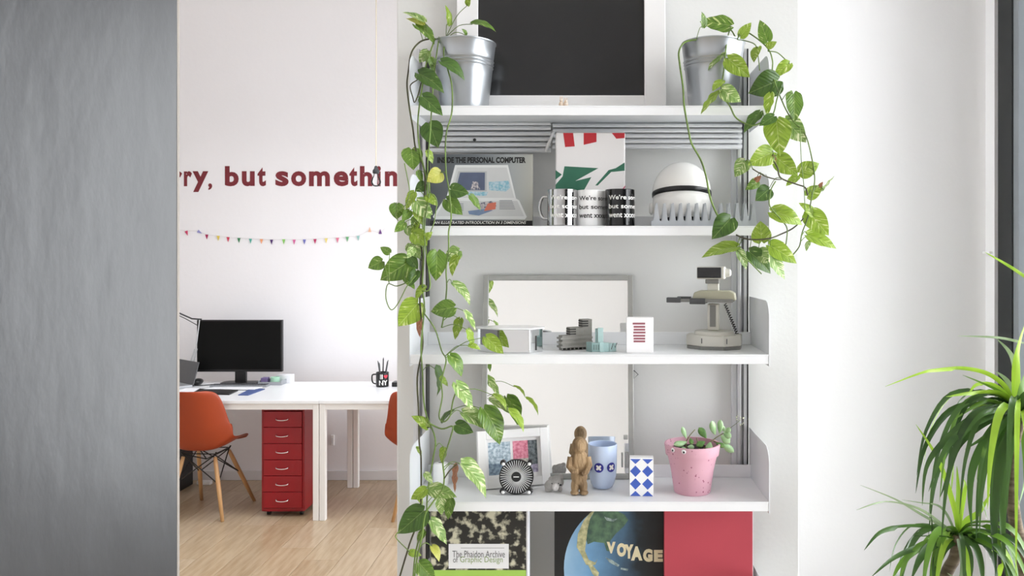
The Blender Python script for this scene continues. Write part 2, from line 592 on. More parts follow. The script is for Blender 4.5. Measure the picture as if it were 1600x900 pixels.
for xa in (.03, w - .03):
    for ya in (.05, d - .05):
        M_ = Matrix.Rotation(R90, 4, 'Y')
        MB().lathe([(0, -.009), (.0165, -.009), (.0165, .009), (0, .009)], 14, M=Matrix.Translation((xa, ya, .0166)) @ M_).build('castor', M_BLACK, t, auto=40)

# ------------------------------------------------------------------ orange shell chairs
M_ORANGE = mat('burnt_orange_shell', rgb(164, 64, 28), .42, var=.03, bump=.01, bscale=200)
M_BEECH = mat('beech_dowel', rgb(214, 172, 122), .4, var=.06, scale=9, stretch=(1, 1, .15), col2=rgb(196, 150, 102))
M_WIRE = mat('black_wire', rgb(26, 26, 26), .4, var=.02)


def chair(x, y, rz, label):
    """moulded bucket seat, back towards the camera; +y is where the sitter looks"""
    t = thing('shell_chair', label, 'chair', (x, y, 0), rz, group='orange shell chairs')
    NU, NV = 17, 25
    prof = [(.225, .415, .165), (.20, .432, .192), (.14, .432, .21), (.05, .418, .222), (-.04, .412, .23), (-.11, .428, .234), (-.155, .472, .232),
            (-.178, .53, .224), (-.196, .60, .212), (-.214, .67, .203), (-.232, .74, .19), (-.243, .785, .165), (-.250, .806, .118)]
    pp = smooth_path(prof, 2)
    vs, fs = [], []
    nv = len(pp)
    for j, p in enumerate(pp):
        s = j / (nv - 1)
        for i in range(NU):
            u = -1 + 2 * i / (NU - 1)
            xx = p.z * math.sin(u * R90) if False else p.z * u
            lift = abs(u) ** 2.6
            if s < .55:
                k = .5 * (1 - math.cos(math.pi * min(1, s / .4)))
                dz, dy = (.02 + .075 * k) * lift, 0
            else:
                k = 1 - (s - .55) / .45
                dz, dy = .06 * k * lift, 0
            bend = (.055 + .03 * math.sin(math.pi * min(1, max(0, (s - .35) / .65)))) * lift if s > .35 else .0
            vs.append((xx, p.x - .10 + dy + bend * min(1, max(0, (s - .35) / .15)), p.y + dz))
    for j in range(nv - 1):
        for i in range(NU - 1):
            fs.append((j * NU + i, j * NU + i + 1, (j + 1) * NU + i + 1, (j + 1) * NU + i))
    o = MB().add(vs, fs).build('seat_shell', M_ORANGE, t, smooth=True)
    sd = o.modifiers.new('wall', 'SOLIDIFY')
    sd.thickness = .006
    ss = o.modifiers.new('round', 'SUBSURF')
    ss.levels = ss.render_levels = 1
    top, foot = [], []
    for sx in (-1, 1):
        for fy in (-1, 1):
            a = Vector((sx * .1, fy * .085 - .06, .375))
            b = Vector((sx * .178, .0 + fy * .205, .0))
            top.append(a)
            foot.append(b)
            MB().tube([a, a.lerp(b, .12), a.lerp(b, .5), b], [.0105, .0125, .0135, .010], 12).build('leg', M_BEECH, t, smooth=True)
    wr = MB()
    mid = [a.lerp(b, .42) for a, b in zip(top, foot)]
    for i, j in ((0, 1), (1, 3), (3, 2), (2, 0)):
        wr.tube([top[i] + Vector((0, 0, .012)), mid[j]], .0036, 6)
        wr.tube([top[j] + Vector((0, 0, .012)), mid[i]], .0036, 6)
        wr.tube([top[i] + Vector((0, 0, .018)), top[j] + Vector((0, 0, .018))], .0036, 6)
    for a in top:
        wr.tube([a + Vector((0, 0, .012)), Vector((a.x * 1.1, a.y * 1.05, .405))], .0045, 6)
        wr.tube([a + Vector((0, 0, .014)), Vector((0, -.06, .34))], .0036, 6)
    wr.build('wire_brace', M_WIRE, t)
    return t


chair(-2.385, 5.05, math.radians(-3), 'orange shell chair with wooden legs in front of the monitor')
chair(-1.025, 5.05, math.radians(4), 'orange shell chair with wooden legs, half hidden by the shelf wall')

# ------------------------------------------------------------------ things on the desks
ym = 5.47
c0, c1 = P(307.5, 500, ym), P(440.5, 581, ym)
t = thing('monitor', 'flat black computer monitor on a stand', 'monitor', ((c0.x + c1.x) / 2, ym, ZD))
hw = (c1.x - c0.x) / 2
MB().box(-hw, hw, 0, .03, c1.z - ZD, c0.z - ZD).build('casing', M_BLACK, t, bevel=.003)
MB().box(-hw + .009, hw - .009, -.0012, -.0001, c1.z - ZD + .016, c0.z - ZD - .009).build('screen', mat('matt_dark_screen', rgb(11, 11, 10), .6, var=.02, spec=.15), t)
MB().box(-.037, .037, .014, .04, .004, c1.z - ZD + .05).build('neck', M_BLACK, t, bevel=.002)
MB().prism([(-.12, -.03), (.12, -.03), (.13, .05), (.1, .08), (-.1, .08), (-.13, .05)], 0, .012, 'z').build('base', M_BLACK, t, bevel=.003)

M_PAPER = mat('white_paper', rgb(238, 239, 243), .7, var=.01)


def sheet(name, label, cat, corners, th, m, z=ZD, group=None):
    """flat thing lying on a surface; corners as the photograph shows them"""
    pts = []
    for px, py in corners:
        y = F * (ZC - z) / (py - HY)
        pts.append(((px - CX) / F * y, y))
    cx = sum(p[0] for p in pts) / len(pts)
    cy = sum(p[1] for p in pts) / len(pts)
    o = MB().prism([(a - cx, b - cy) for a, b in pts], 0, th, 'z').build(name, m)
    o.location = (cx, cy, z + .0005)
    return tag(o, label, cat, group)


sheet('document_folder', 'blue folder poking out under white papers on the desk', 'folder', [(372, 618), (388, 618.2), (414, 608.5), (394, 607)], .004, mat('blue_folder', rgb(78, 96, 148), .6))
sheet('graphics_tablet', 'black slim tablet lying at the front of the desk', 'tablet', [(300, 616), (358, 617.5), (372, 611), (312, 609)], .008, M_BLACK)
sheet('paper_sheet', 'white sheets of paper lying below the monitor', 'paper', [(318, 609), (397, 609), (410, 605.6), (334, 605.6)], .004, M_PAPER, ZD + .0045)
sheet('paper_sheet', 'white papers at the desk edge above the orange chair', 'paper', [(278, 613), (303, 613.5), (316, 608), (290, 608)], .006, M_PAPER)
t = thing('keyboard', 'grey slim keyboard below the monitor', 'keyboard', (P(381, 0, 5.36).x, 5.365, ZD + .0005))
MB().box(-.22, .16, -.03, .035, 0, .012).build('keyboard_base', mat('grey_keyboard', rgb(150, 153, 158), .5, var=.04), t, bevel=.003)
kb = MB()
for r in range(4):
    for q in range(20):
        kb.box(-.213 + q * .0184, -.213 + q * .0184 + .015, -.026 + r * .0148, -.026 + r * .0148 + .012, .0121, .015)
kb.build('keys', mat('dark_keys', rgb(90, 92, 96), .5), t)
# desk organiser tray with odds and ends
yo = 5.465
t = thing('desk_tray', 'grey tray of stationery to the right of the monitor stand', 'tray', (P(427, 0, yo).x, yo, ZD + .0005))
MB().box(-.085, .075, -.05, .05, 0, .004).box(-.085, .075, -.05, -.046, .004, .022).box(-.085, .075, .046, .05, .004, .03).box(.071, .075, -.046, .046, .004, .03).box(-.085, -.081, -.046, .046, .004, .03).build('tray_body', mat('grey_tray', rgb(168, 172, 178), .5), t, bevel=.001)
for nm, x0, y0, x1, y1, h, cc, lb in (('tape_roll', -.02, -.03, .04, .03, .052, (176, 222, 196), 'mint green roll in the grey desk tray'),
                                      ('sticky_notes', -.074, -.03, -.032, .02, .042, (120, 104, 150), 'violet note block in the grey desk tray')):
    mbx = MB()
    if nm == 'tape_roll':
        mbx.lathe([(.016, 0), (.03, 0), (.03, .045), (.016, .045), (.016, 0)], 20)
    else:
        mbx.box(x0, x1, y0, y1, 0, h)
    o = mbx.build(nm, mat(nm + '_colour', rgb(*cc), .6), bevel=.002)
    o.location = (P(427, 0, yo).x + (.012 if nm == 'tape_roll' else 0), yo, ZD + .005)
    tag(o, lb, 'stationery')
o = MB().box(-.05, .05, -.035, .035, 0, .055).build('white_carton', M_PAPER, bevel=.002)
o.location = (P(446, 0, 5.54).x - .0, 5.54, ZD + .0005)
tag(o, 'small white carton at the right corner of the monitor', 'box')
# laptop at the far left of the desk
yl = 5.36
t = thing('laptop', 'grey open laptop at the left end of the desk', 'laptop', (P(256, 0, yl).x, yl, ZD + .0005), math.radians(-38))
MB().box(-.17, .17, -.12, .11, 0, .015).build('keyboard_half', mat('laptop_alu', rgb(176, 178, 182), .4, .4), t, bevel=.003)
Mx = Matrix.Translation((0, .112, .012)) @ Matrix.Rotation(math.radians(-14), 4, 'X')
MB().box(-.17, .17, 0, .008, 0, .155, Mx).build('display_half', mat('laptop_dark', rgb(92, 93, 95), .45, .2), t, bevel=.003)
# drawing lamp
t = thing('desk_lamp', 'grey jointed desk lamp reaching up behind the monitor', 'lamp', (P(296, 0, 5.46).x, 5.46, ZD))
q = lambda px, py: Vector((P(px, py, 5.46).x - P(296, 0, 5.46).x, 0, P(px, py, 5.46).z - ZD))
MB().lathe([(0, 0), (.055, 0), (.055, .014), (.02, .022), (.0, .022)], 20).build('base', M_DARK, t, auto=40)
MB().tube([Vector((0, 0, .02)), q(297, 570), q(305, 545)], .006, 6).tube([Vector((.01, .012, .02)), q(300, 572) + Vector((0, .012, 0)), q(308, 545)], .004, 6).build('lower_arm', M_ALU, t)
MB().tube([q(306, 545), q(312, 498)], .004, 6).build('middle_arm', M_ALU, t)
MB().tube([q(315, 499), q(300, 498), q(284, 491), q(250, 474)], .0055, 6).tube([q(308, 508), q(290, 498), q(252, 480)], .003, 6).build('upper_arm', M_DARK, t)
MB().lathe([(.012, 0), (.02, -.02), (.06, -.09), (.064, -.11), (.06, -.11), (.02, -.025), (0, -.01)], 20, q(248, 474)).build('lamp_shade', M_DARK, t, auto=40)
# mouse-like dark bits and cables
o = MB().ball((0, 0, .0), .032, .05, .022).build('computer_mouse', M_BLACK, smooth=True)
o.location = (P(309, 0, 5.44).x, 5.44, ZD + .022)
tag(o, 'black computer mouse by the laptop', 'mouse')
ca = MB().tube(smooth_path([(-.3, 0, .003), (-.2, -.03, .003), (-.12, .02, .003), (-.05, -.02, .003), (.02, .0, .003)], 5), .0028, 5).build('cable', M_BLACK)
ca.location = (P(362, 0, 5.42).x, 5.423, ZD)
tag(ca, 'thin black cable lying left of the monitor stand', 'cable')

# pen mug
yp = F * (ZC - ZD) / (605 - HY) + .03
t = thing('pen_mug', 'black souvenir mug with white letters and a red heart', 'mug', (P(597.5, 0, yp).x, yp, ZD))
R_ = .042
MB().lathe([(0, 0), (R_ - .003, 0), (R_, .004), (R_, .096), (R_ - .003, .097), (R_ - .004, .094), (R_ - .004, .008), (0, .008)], 28).build('mug_body', M_BLACK, t, auto=40)
MB().tube(smooth_path([(-R_ + .002, 0, .082), (-R_ - .024, 0, .078), (-R_ - .028, 0, .05), (-R_ - .02, 0, .024), (-R_ + .002, 0, .018)], 4), .005, 8).build('handle', M_BLACK, t, smooth=True)
lettering(t, 'I', M_PRINTW, -.004, .012, .055, .086, wrap=R_, bold=.03)
lettering(t, 'NY', M_PRINTW, -.012, .046, .014, .046, wrap=R_, bold=.03)
heart = []
for k in range(24):
    a = 2 * math.pi * k / 24
    heart.append((16 * math.sin(a) ** 3 / 16 * .015 + .034, (13 * math.cos(a) - 5 * math.cos(2 * a) - 2 * math.cos(3 * a) - math.cos(4 * a)) / 16 * .015 + .071))
mb = MB()
mb.add([((R_ + .0006) * math.sin(x / R_), -(R_ + .0006) * math.cos(x / R_), z) for x, z in heart], [tuple(range(24))])
mb.build('heart_print', mat('red_print', rgb(206, 40, 66), .5), t)
for k, (dx, dy, lx, lz, cc) in enumerate(((-.012, .0, -.02, .165, (60, 60, 62)), (.0, .012, .004, .185, (28, 28, 28)), (.012, -.005, .03, .17, (35, 35, 38)), (.018, .012, .018, .15, (170, 172, 176)), (-.018, .012, -.006, .15, (90, 92, 96)))):
    o = MB().tube([(dx * .6, dy * .6, .0), (dx + lx * .8, dy, lz - .012), (dx + lx, dy, lz)], [.004, .004, .0012], 7).build('pen', mat('pen_%d' % k, rgb(*cc), .4))
    o.location = t.location + Vector((0, 0, .0085))
    tag(o, ['dark grey pen leaning left in the black mug', 'tallest black pen in the black mug', 'black pen leaning right in the black mug', 'pale grey pen in the black mug', 'mid grey pen at the back of the black mug'][k], 'pen', 'pens in the black mug')
o = MB().box(-.08, .08, -.04, .04, 0, .03).build('router_box', M_BLACK, bevel=.004)
o.location = (P(616, 0, 5.3).x + .05, yp + .02, ZD + .0005)
tag(o, 'small black box beside the mug of pens', 'box')
# under the desk
o = MB().box(-.09, .09, -.12, .12, 0, .36).build('computer_tower', M_BLACK, bevel=.006)
o.location = (P(262, 0, 5.45).x, 5.5, .004)
tag(o, 'black computer case under the left desk', 'computer case')
o = MB().box(-.05, .05, -.02, .02, 0, .028).build('power_strip', M_WHITE, bevel=.006)
o.location = (P(312, 0, 5.55).x, 5.62, 0.0005)
tag(o, 'white power strip on the floor by the baseboard', 'power strip')
t = thing('wall_socket', 'white cable box on the far wall below the desk', 'wall socket', (P(520, 0, YF).x, YF, P(0, 688, YF).z))
MB().box(-.012, .012, -.012, 0, -.035, .04).build('cover', M_WHITE, t, bevel=.003)
MB().box(-.005, .005, -.0135, -.0121, -.02, .02).build('inset', M_PANEL, t)

# ------------------------------------------------------------------ shelf one: pots, framed picture, ornament
M_ZINC = mat('galvanised_steel', rgb(186, 190, 194), .36, .9, var=.05, scale=30, stretch=(1, 1, .3))
M_SOIL = mat('dark_soil', rgb(44, 36, 28), .95, var=.2, scale=120, bump=.5, bscale=200)


def bucket(px, label, yy=2.152, h=.186, rt=.0835, rb=.0625):
    t = thing('metal_plant_pot', label, 'plant pot', (P(px, 0, yy).x, yy, Z[0] + .0002), group='galvanised pots on the top shelf')
    pr = [(0, 0), (rb - .002, 0), (rb, .003)]
    def rad(z):
        return rb + (rt - rb) * z / h
    zz = [.02, .06, .1]
    pr += [(rad(z), z) for z in zz]
    for k in range(3):
        z0 = .118 + k * .0085
        pr += [(rad(z0), z0), (rad(z0) + .0022, z0 + .003), (rad(z0) + .0002, z0 + .0062)]
    pr += [(rad(.15), .15), (rad(h), h - .004), (rt + .0022, h - .002), (rt + .002, h + .001), (rt - .001, h + .001), (rt - .002, h - .004), (rad(.14) - .003, .14), (rb - .003, .006), (0, .006)]
    MB().lathe(pr, 48).build('pot_wall', M_ZINC, t, auto=50)
    MB().lathe([(0, .158), (.04, .161), (rad(.155) - .004, .155), (rad(.15) - .004, .149), (0, .149)], 24).build('soil', M_SOIL, t, smooth=True)
    return t


bucket(725.5, 'galvanised metal plant pot at the left end of the top shelf')
bucket(1114, 'galvanised metal plant pot at the right end of the top shelf')

M_FRW = mat('white_frame_lacquer', rgb(240, 239, 239), .4, var=.01)
yy = 2.292
s_ = yy / F
t = thing('framed_picture', 'large dark picture in a broad white frame on the top shelf', 'framed picture', (P(877, 0, yy).x, 2.262, Z[0] + .0005), rx=math.radians(-2.2))
W2, HH, B = 162 * s_, .70, 33 * s_
zin = (165 - 125) * s_ - .002
fx = MB().box(-W2, -W2 + B, 0, .02, 0, HH).box(W2 - B, W2, 0, .02, 0, HH).box(-W2 + B, W2 - B, 0, .02, 0, zin).box(-W2 + B, W2 - B, 0, .02, HH - B, HH)
fx.build('frame', M_FRW, t, bevel=.002)
MB().box(-W2 + B, W2 - B, .008, .016, zin, HH - B).build('picture', mat('charcoal_print', rgb(44, 44, 45), .16, var=.05, scale=3, spec=.35), t)

# tiny ornament on the top shelf
t = thing('animal_ornament', 'tiny cream and gold ornament of two animals on the top shelf', 'ornament', (P(880.5, 0, 2.09).x, 2.09, Z[0] + .0003))
M_CREAM = mat('cream_porcelain', rgb(236, 226, 214), .3, var=.04, scale=200, col2=rgb(226, 198, 170))
MB().lathe([(0, 0), (.014, 0), (.0145, .003), (.012, .006), (0, .006)], 20).build('base', mat('gilded_base', rgb(190, 150, 84), .35, .4), t, auto=40)
for sx, hh in ((-.006, .03), (.006, .026)):
    b = MB().ball((sx, 0, .0125), .0062, .006, .0085, 10, 8).ball((sx, -.002, hh - .007), .0046, .0046, .0046, 10, 8)
    b.ball((sx - .0025, -.001, hh), .0013, .001, .004, 6, 5).ball((sx + .0025, -.001, hh), .0013, .001, .004, 6, 5)
    b.build('animal', M_CREAM, t, smooth=True)
MB().ball((.0165, -.002, .003), .003, .003, .003, 8, 6).build('berry', mat('plum_berry', rgb(150, 62, 82), .4), t, smooth=True)

# ------------------------------------------------------------------ shelf two
M_SLAT = mat('pale_grey_slat', rgb(222, 224, 226), .4, .0, var=.03)


def blind(x0, x1, ztop, zbot, n, label, cord_px):
    t = thing('slatted_blind', label, 'blind', (0, 2.262, 0), group='gathered blinds')
    xa, xb = P(x0, 0, 2.262).x, P(x1, 0, 2.262).x
    za, zb_ = P(0, ztop, 2.262).z, P(0, zbot, 2.262).z
    dz = (za - zb_) / n
    MB().box(xa, xb, -.012, .03, za, Z[0] - .0075).build('head_rail', M_SLAT, t, bevel=.002)
    for k in range(n):
        z1 = za - k * dz
        a = 5
        poly = [(-.017, z1 - dz * .86), (-.02, z1 - dz * .55), (-.015, z1 - dz * .18), (-.004, z1 - .0008), (.012, z1 - .001), (.012, z1 - dz * .8)]
        MB().prism(poly, xa, xb, 'x').build('slat', M_SLAT, t)
    if cord_px:
        p0, p1 = P(cord_px[0], cord_px[1], 2.235), P(cord_px[2], cord_px[3], 2.235)
        MB().tube([(p0.x, -.028, p0.z), (p1.x, -.028, p1.z)], .0042, 8).build('tilt_rod', M_WHITE, t, smooth=True)
        p = P(741, 218, 2.235)
        MB().ball((p.x, -.02, p.z), .0045, .003, .0045, 10, 6).build('screw', M_DARK, t, smooth=True)
    return t


blind(672, 861, 197, 240, 5, 'gathered pale grey slats above the computer book', (865, 206, 852, 237))
blind(864, 1158, 193, 234, 5, 'gathered pale grey slats above the white helmet', None)


def book(name, label, cat, px0, px1, ptop, pbase, y, th, shelf_z, m, lean=0., bevel=.001):
    """standing book; returns the thing and a function from picture position to cover position"""
    t = thing(name, label, cat, (P((px0 + px1) / 2, 0, y).x, y, shelf_z + .0004), rx=-math.radians(lean))
    s = y / F
    hw = (px1 - px0) / 2 * s
    H = P(0, ptop, y).z - shelf_z
    MB().box(-hw, hw, 0, th, 0, H).build('cover', m, t, bevel=bevel)
    def q(px, py):
        return ((px - (px0 + px1) / 2) * s, P(0, py, y).z - shelf_z)
    return t, q, hw, H


def grad_mat(name, stops, axis=2, lo=0., hi=.2, rough=.5, noise=.0, axis2=None):
    """printed colour blend along one axis of the thing"""
    m = bpy.data.materials.new(name)
    m.use_nodes = True
    nt = m.node_tree
    b = nt.nodes['Principled BSDF']
    b.inputs['Roughness'].default_value = rough
    tc = nt.nodes.new('ShaderNodeTexCoord')
    sp = nt.nodes.new('ShaderNodeSeparateXYZ')
    nt.links.new(tc.outputs['Object'], sp.inputs[0])
    mr = nt.nodes.new('ShaderNodeMapRange')
    mr.inputs['From Min'].default_value = lo
    mr.inputs['From Max'].default_value = hi
    nt.links.new(sp.outputs[axis], mr.inputs['Value'])
    src = mr.outputs[0]
    if noise:
        nz = nt.nodes.new('ShaderNodeTexNoise')
        nz.inputs['Scale'].default_value = 18
        nz.inputs['Detail'].default_value = 6
        nt.links.new(tc.outputs['Object'], nz.inputs['Vector'])
        ad = nt.nodes.new('ShaderNodeMath')
        ad.operation = 'MULTIPLY_ADD'
        nt.links.new(nz.outputs[0], ad.inputs[0])
        ad.inputs[1].default_value = noise
        nt.links.new(src, ad.inputs[2])
        src = ad.outputs[0]
    cr = nt.nodes.new('ShaderNodeValToRGB')
    while len(cr.color_ramp.elements) < len(stops):
        cr.color_ramp.elements.new(.5)
    for e, (p, c) in zip(cr.color_ramp.elements, stops):
        e.position = p
        e.color = c
    nt.links.new(src, cr.inputs[0])
    nt.links.new(cr.outputs[0], b.inputs['Base Color'])
    MATS[name] = m
    return m


# computer book
m = grad_mat('grey_airbrushed_cover', [(0, rgb(74, 78, 82)), (.45, rgb(112, 117, 122)), (.8, rgb(160, 164, 164)), (1, rgb(176, 176, 166))], 0, -.14, .14, .4)
t, q, hw, H = book('computer_book', 'grey illustrated book on personal computers standing behind the vines', 'book', 672, 832, 240, 353, 2.185, .022, Z[1], m, lean=4)
L = lambda *pp: [q(*p) for p in pp]
decal(t, [L((672, 345), (832, 345), (832, 357), (672, 357))], M_PRINTK, name='band')
x0, z1 = q(682, 244.5); x1, z0 = q(821, 254)
lettering(t, 'INSIDE THE PERSONAL COMPUTER', M_PRINTK, x0, x1, z0, z1, bold=.045, name='title')
x0, z1 = q(678, 345.8); x1, z0 = q(822, 350.2)
lettering(t, 'AN ILLUSTRATED INTRODUCTION IN 3 DIMENSIONS', M_PRINTW, x0, x1, z0, z1, bold=.012, shear=.25, name='subtitle', y=-.0009)
M_PC1 = mat('beige_print', rgb(208, 209, 208), .5, var=.03, scale=40)
M_PC2 = mat('beige_print_light', rgb(226, 227, 226), .5, var=.02)
M_PC3 = mat('beige_print_shade', rgb(182, 184, 185), .5, var=.02)
decal(t, [L((710, 257), (793, 257), (806, 310), (811, 313), (823, 339), (820, 343), (680, 343), (676, 339), (692, 313), (697, 309))], M_PC2, -.0004, 'drawn_casing')
decal(t, [L((713, 261), (791, 261), (803, 309), (700, 309)), L((695, 314), (808, 314), (819, 338), (681, 338))], M_PC1, -.0006, 'drawn_front')
decal(t, [L((715, 267), (760, 267), (760, 299), (707, 299))], M_PC3, -.0008, 'drawn_bezel')
decal(t, [L((718, 269), (757, 269), (757, 297), (711, 297))], mat('slate_print', rgb(96, 106, 132), .5, var=.12, scale=30), -.001, 'drawn_screen')
decal(t, [L((763, 284), (794, 282), (797, 293), (790, 299), (764, 297)), L((733, 299), (762, 300), (759, 306), (730, 305))], mat('cyan_print', rgb(122, 178, 196), .5, var=.1, scale=150, col2=rgb(186, 206, 214)), -.0012, 'drawn_circuit')
decal(t, [L((738, 283), (746, 284), (750, 296), (735, 296)), L((744, 318), (768, 314), (776, 322), (766, 327), (745, 326))], mat('mixed_print', rgb(206, 198, 196), .5, scale=180, col2=rgb(84, 88, 110)), -.0014, 'drawn_figure')
decal(t, [L((762, 318), (775, 316), (774, 327), (756, 330))], mat('coral_print', rgb(222, 122, 98), .5, var=.1), -.0016, 'drawn_drive')
decal(t, [L((731, 330), (760, 326), (770, 329), (748, 337), (733, 335))], mat('blue_print', rgb(126, 146, 178), .5, var=.1, scale=100), -.0015, 'drawn_board')
decal(t, [L((780, 313 + k * 2.6), (800 + k, 313 + k * 2.6), (800 + k, 314 + k * 2.6), (780, 314 + k * 2.6)) for k in range(6)] +
      [L((700, 318 + k * 2.6), (724, 318 + k * 2.6), (724, 319 + k * 2.6), (700, 319 + k * 2.6)) for k in range(5)], mat('grey_print', rgb(140, 143, 147), .5), -.0012, 'small_print')

# folded printed towel pack
m = mat('cotton_white', rgb(236, 233, 232), .8, var=.015, bump=.05, bscale=300)
t, q, hw, H = book('printed_pack', 'white pack with red blocks and green leaf shapes behind the mugs', 'towel pack', 868, 977, 207, 353, 2.175, .03, Z[1], m, bevel=.004)
decal(t, [L((880, 208), (895.5, 208), (898, 229), (883, 230)), L((912, 208), (932, 208), (932, 222), (912, 226.5)), L((956, 208), (976, 208), (976, 216), (963, 217))], mat('poppy_red_print', rgb(190, 44, 52), .7, var=.03), name='red_blocks')
decal(t, [L((882, 260), (935, 263), (899, 283), (924, 277), (911, 300), (868, 300), (868, 289), (879, 276)), L((868, 266), (878, 273), (868, 281)),
          L((976, 254), (976, 267), (955, 269), (934, 290), (930, 290), (951, 266), (962, 263))], mat('leaf_green_print', rgb(52, 112, 88), .7, var=.06, scale=25), name='green_leaves')
decal(t, [L((972, 296), (977, 290), (977, 292), (974, 297))], mat('pink_print', rgb(214, 92, 130), .7), name='pink_mark')


def mug(px, y, mats, label, cap):
    t = thing('mug', label, 'mug', (P(px, 0, y).x, y, Z[1] + .0003), group='printed mugs')
    r, h = .0388, .0965
    MB().lathe([(0, 0), (r - .003, 0), (r, .003), (r, h - .001), (r - .001, h), (r - .003, h), (r - .0035, h - .002), (r - .0035, .006), (0, .006)], 40).build('mug_body', mats[0], t, auto=35)
    hd = MB().tube(smooth_path([(-r + .001, .0, .078), (-r - .014, 0, .077), (-r - .022, 0, .05), (-r - .014, 0, .024), (-r + .001, 0, .022)], 4), .0045, 8)
    hd = hd.build('handle', mats[0], t, smooth=True)
    hd.rotation_euler = (0, 0, math.radians(cap))
    for k, (s, w) in enumerate((("We're sorry", .094), ('but something', .122), ('went xxxxx', .088))):
        z = .069 - k * .0232
        lettering(t, s, mats[1], -.0325, -.0325 + w, z - (.0035 if 'y' in s or 'g' in s else 0), z + .0118, wrap=r, bold=.016)
    return t


M_MUGW = mat('white_glazed_ceramic', rgb(246, 246, 246), .12, var=.005)
M_MUGK = mat('black_glazed_ceramic', rgb(18, 18, 19), .1, var=.01)
M_MUGS = mat('silver_lustre_glaze', rgb(188, 188, 188), .07, 1., var=.02)
mug(878, 2.098, (M_MUGS, M_PRINTW), 'mirror-silver mug printed with white words', -12)
mug(922.5, 2.128, (M_MUGW, M_PRINTK), 'white mug printed with black words between the other two', -143)
mug(968.5, 2.098, (M_MUGK, M_PRINTW), 'glossy black mug printed with white words', -127)

# plain white helmet behind the comb-like rack
M_HELM = mat('white_gloss_shell', rgb(240, 239, 236), .22, var=.008)
yh = 2.175
rh = 46.5 * yh / F
zc = P(0, 302, yh).z - Z[1]
t = thing('helmet', 'plain white helmet with a black band behind the toothed rack', 'helmet', (P(1065, 0, yh).x, yh, Z[1] + .0003))
pr = []
for k in range(13):
    a = R90 * k / 12
    pr.append((rh * .985 * math.cos(a), zc + (rh * 1.05) * math.sin(a)))
Mt = Matrix.Translation((0, 0, zc)) @ Matrix.Rotation(math.radians(-9), 4, 'X') @ Matrix.Translation((0, 0, -zc))
MB().lathe([(rh * .95, zc - .008)] + pr, 48, M=Mt).build('dome', M_HELM, t, smooth=True)
MB().lathe([(rh * .955, zc - .011), (rh * .995, zc - .009), (rh * .999, zc), (rh * .985, zc + .002), (rh * .95, zc + .002)], 48, M=Mt).build('band', M_BLACK, t, smooth=True)
MB().lathe([(rh * .93, zc - .0115), (rh * .965, zc - .012), (rh * .975, zc - .03), (rh * .985, zc * .5), (rh * .96, .03), (rh * .93, .0145), (rh * .9, .0145), (rh * .9, zc - .012)], 48, M=Mt).build('skirt', M_HELM, t, smooth=True)
MB().lathe([(rh * .6, .0), (rh * .78, .0), (rh * .8, .03), (rh * .6, .03), (rh * .6, 0)], 32).build('padding', M_BLACK, t, smooth=True)
for s in (-1, 1):
    MB().lathe([(0, 0), (.016, 0), (.016, .005), (.012, .008), (0, .008)], 20, M=Matrix.Translation((s * rh * .985, 0, zc * .55)) @ Matrix.Rotation(s * R90, 4, 'Y')).build('side_cap', M_HELM, t, auto=40)

# toothed grey rack
M_RACK = mat('light_grey_sheet', rgb(176, 180, 185), .4, .1, var=.02)
ya = 2.055
t = thing('toothed_rack', 'grey sheet-metal rack with a row of pointed teeth', 'rack', (P(1018, 0, ya).x, ya, Z[1] + .0003))
sc = ya / F
wr = 164 * sc
H = (353 - 317) * sc
zb_ = H * .22
pl = [(0, 0), (wr, 0), (wr, zb_)]
n = 13
pit = wr / n
prof = []
for k in range(n):
    xl = k * pit
    prof += [(xl + pit * .0, zb_ + .003), (xl + pit * .10, zb_), (xl + pit * .22, zb_), (xl + pit * .32, zb_ + .003), (xl + pit * .57, H), (xl + pit * .75, H)]
poly = [(0, 0)] + prof + [(wr, zb_ + .003), (wr, 0)]
MB().prism(poly, 0, .0016, 'y').build('front_comb', M_RACK, t)
MB().prism(poly, .03, .0316, 'y').build('rear_comb', M_RACK, t)
MB().box(0, wr, .0017, .0299, 0, .0014).build('rack_floor', M_RACK, t)

# ------------------------------------------------------------------ mirror leaning across shelves three and four
M_MIRROR = mat('mirror_glass', (.97, .97, .95, 1), .0, 1., var=0.)
M_MFR = mat('worn_metal_frame', rgb(186, 186, 182), .35, .4, var=.08, scale=40)
yb_, yt_ = 2.246, 2.317
zb2, zt2 = Z[3] + .0006, P(0, 430, 2.317).z
lean = math.atan2(yt_ - yb_, zt2 - zb2)
t = thing('leaning_mirror', 'tall mirror in a thin metal frame leaning behind the shelves', 'mirror', (P(871.5, 0, 2.28).x, yb_, zb2), rx=-lean)
H = (zt2 - zb2) / math.cos(lean)
mw = 118.5 * 2.28 / F
bw = .0155
fr = [('stile', (-mw, -mw + bw, 0, H)), ('stile', (mw - bw, mw, 0, H)), ('rail', (-mw + bw, mw - bw, 0, bw)), ('rail', (-mw + bw, mw - bw, H - bw, H))]
for nm, (a, b, c_, d) in fr:
    MB().box(a, b, -.004, .006, c_, d).build(nm, M_MFR, t, bevel=.002)
MB().box(-mw + bw, mw - bw, .001, .004, bw, H - bw).build('mirror_glass', M_MIRROR, t)
def mq(px, py):
    y = 2.27
    return (P(px, 0, y).x - t.location.x, (P(0, py, y).z - zb2) / math.cos(lean))
for (px, py, a, b) in ((975, 545, .007, .008), (978, 682, .007, .006), (979, 716, .006, .022), (972, 716, .003, .02)):
    x_, z_ = mq(px, py)
    MB().box(x_ - a, x_ + a * .6, -.008, .0005, z_ - b, z_ + b).build('clip', M_MFR, t, bevel=.001)
x_, z_ = mq(991, 586)
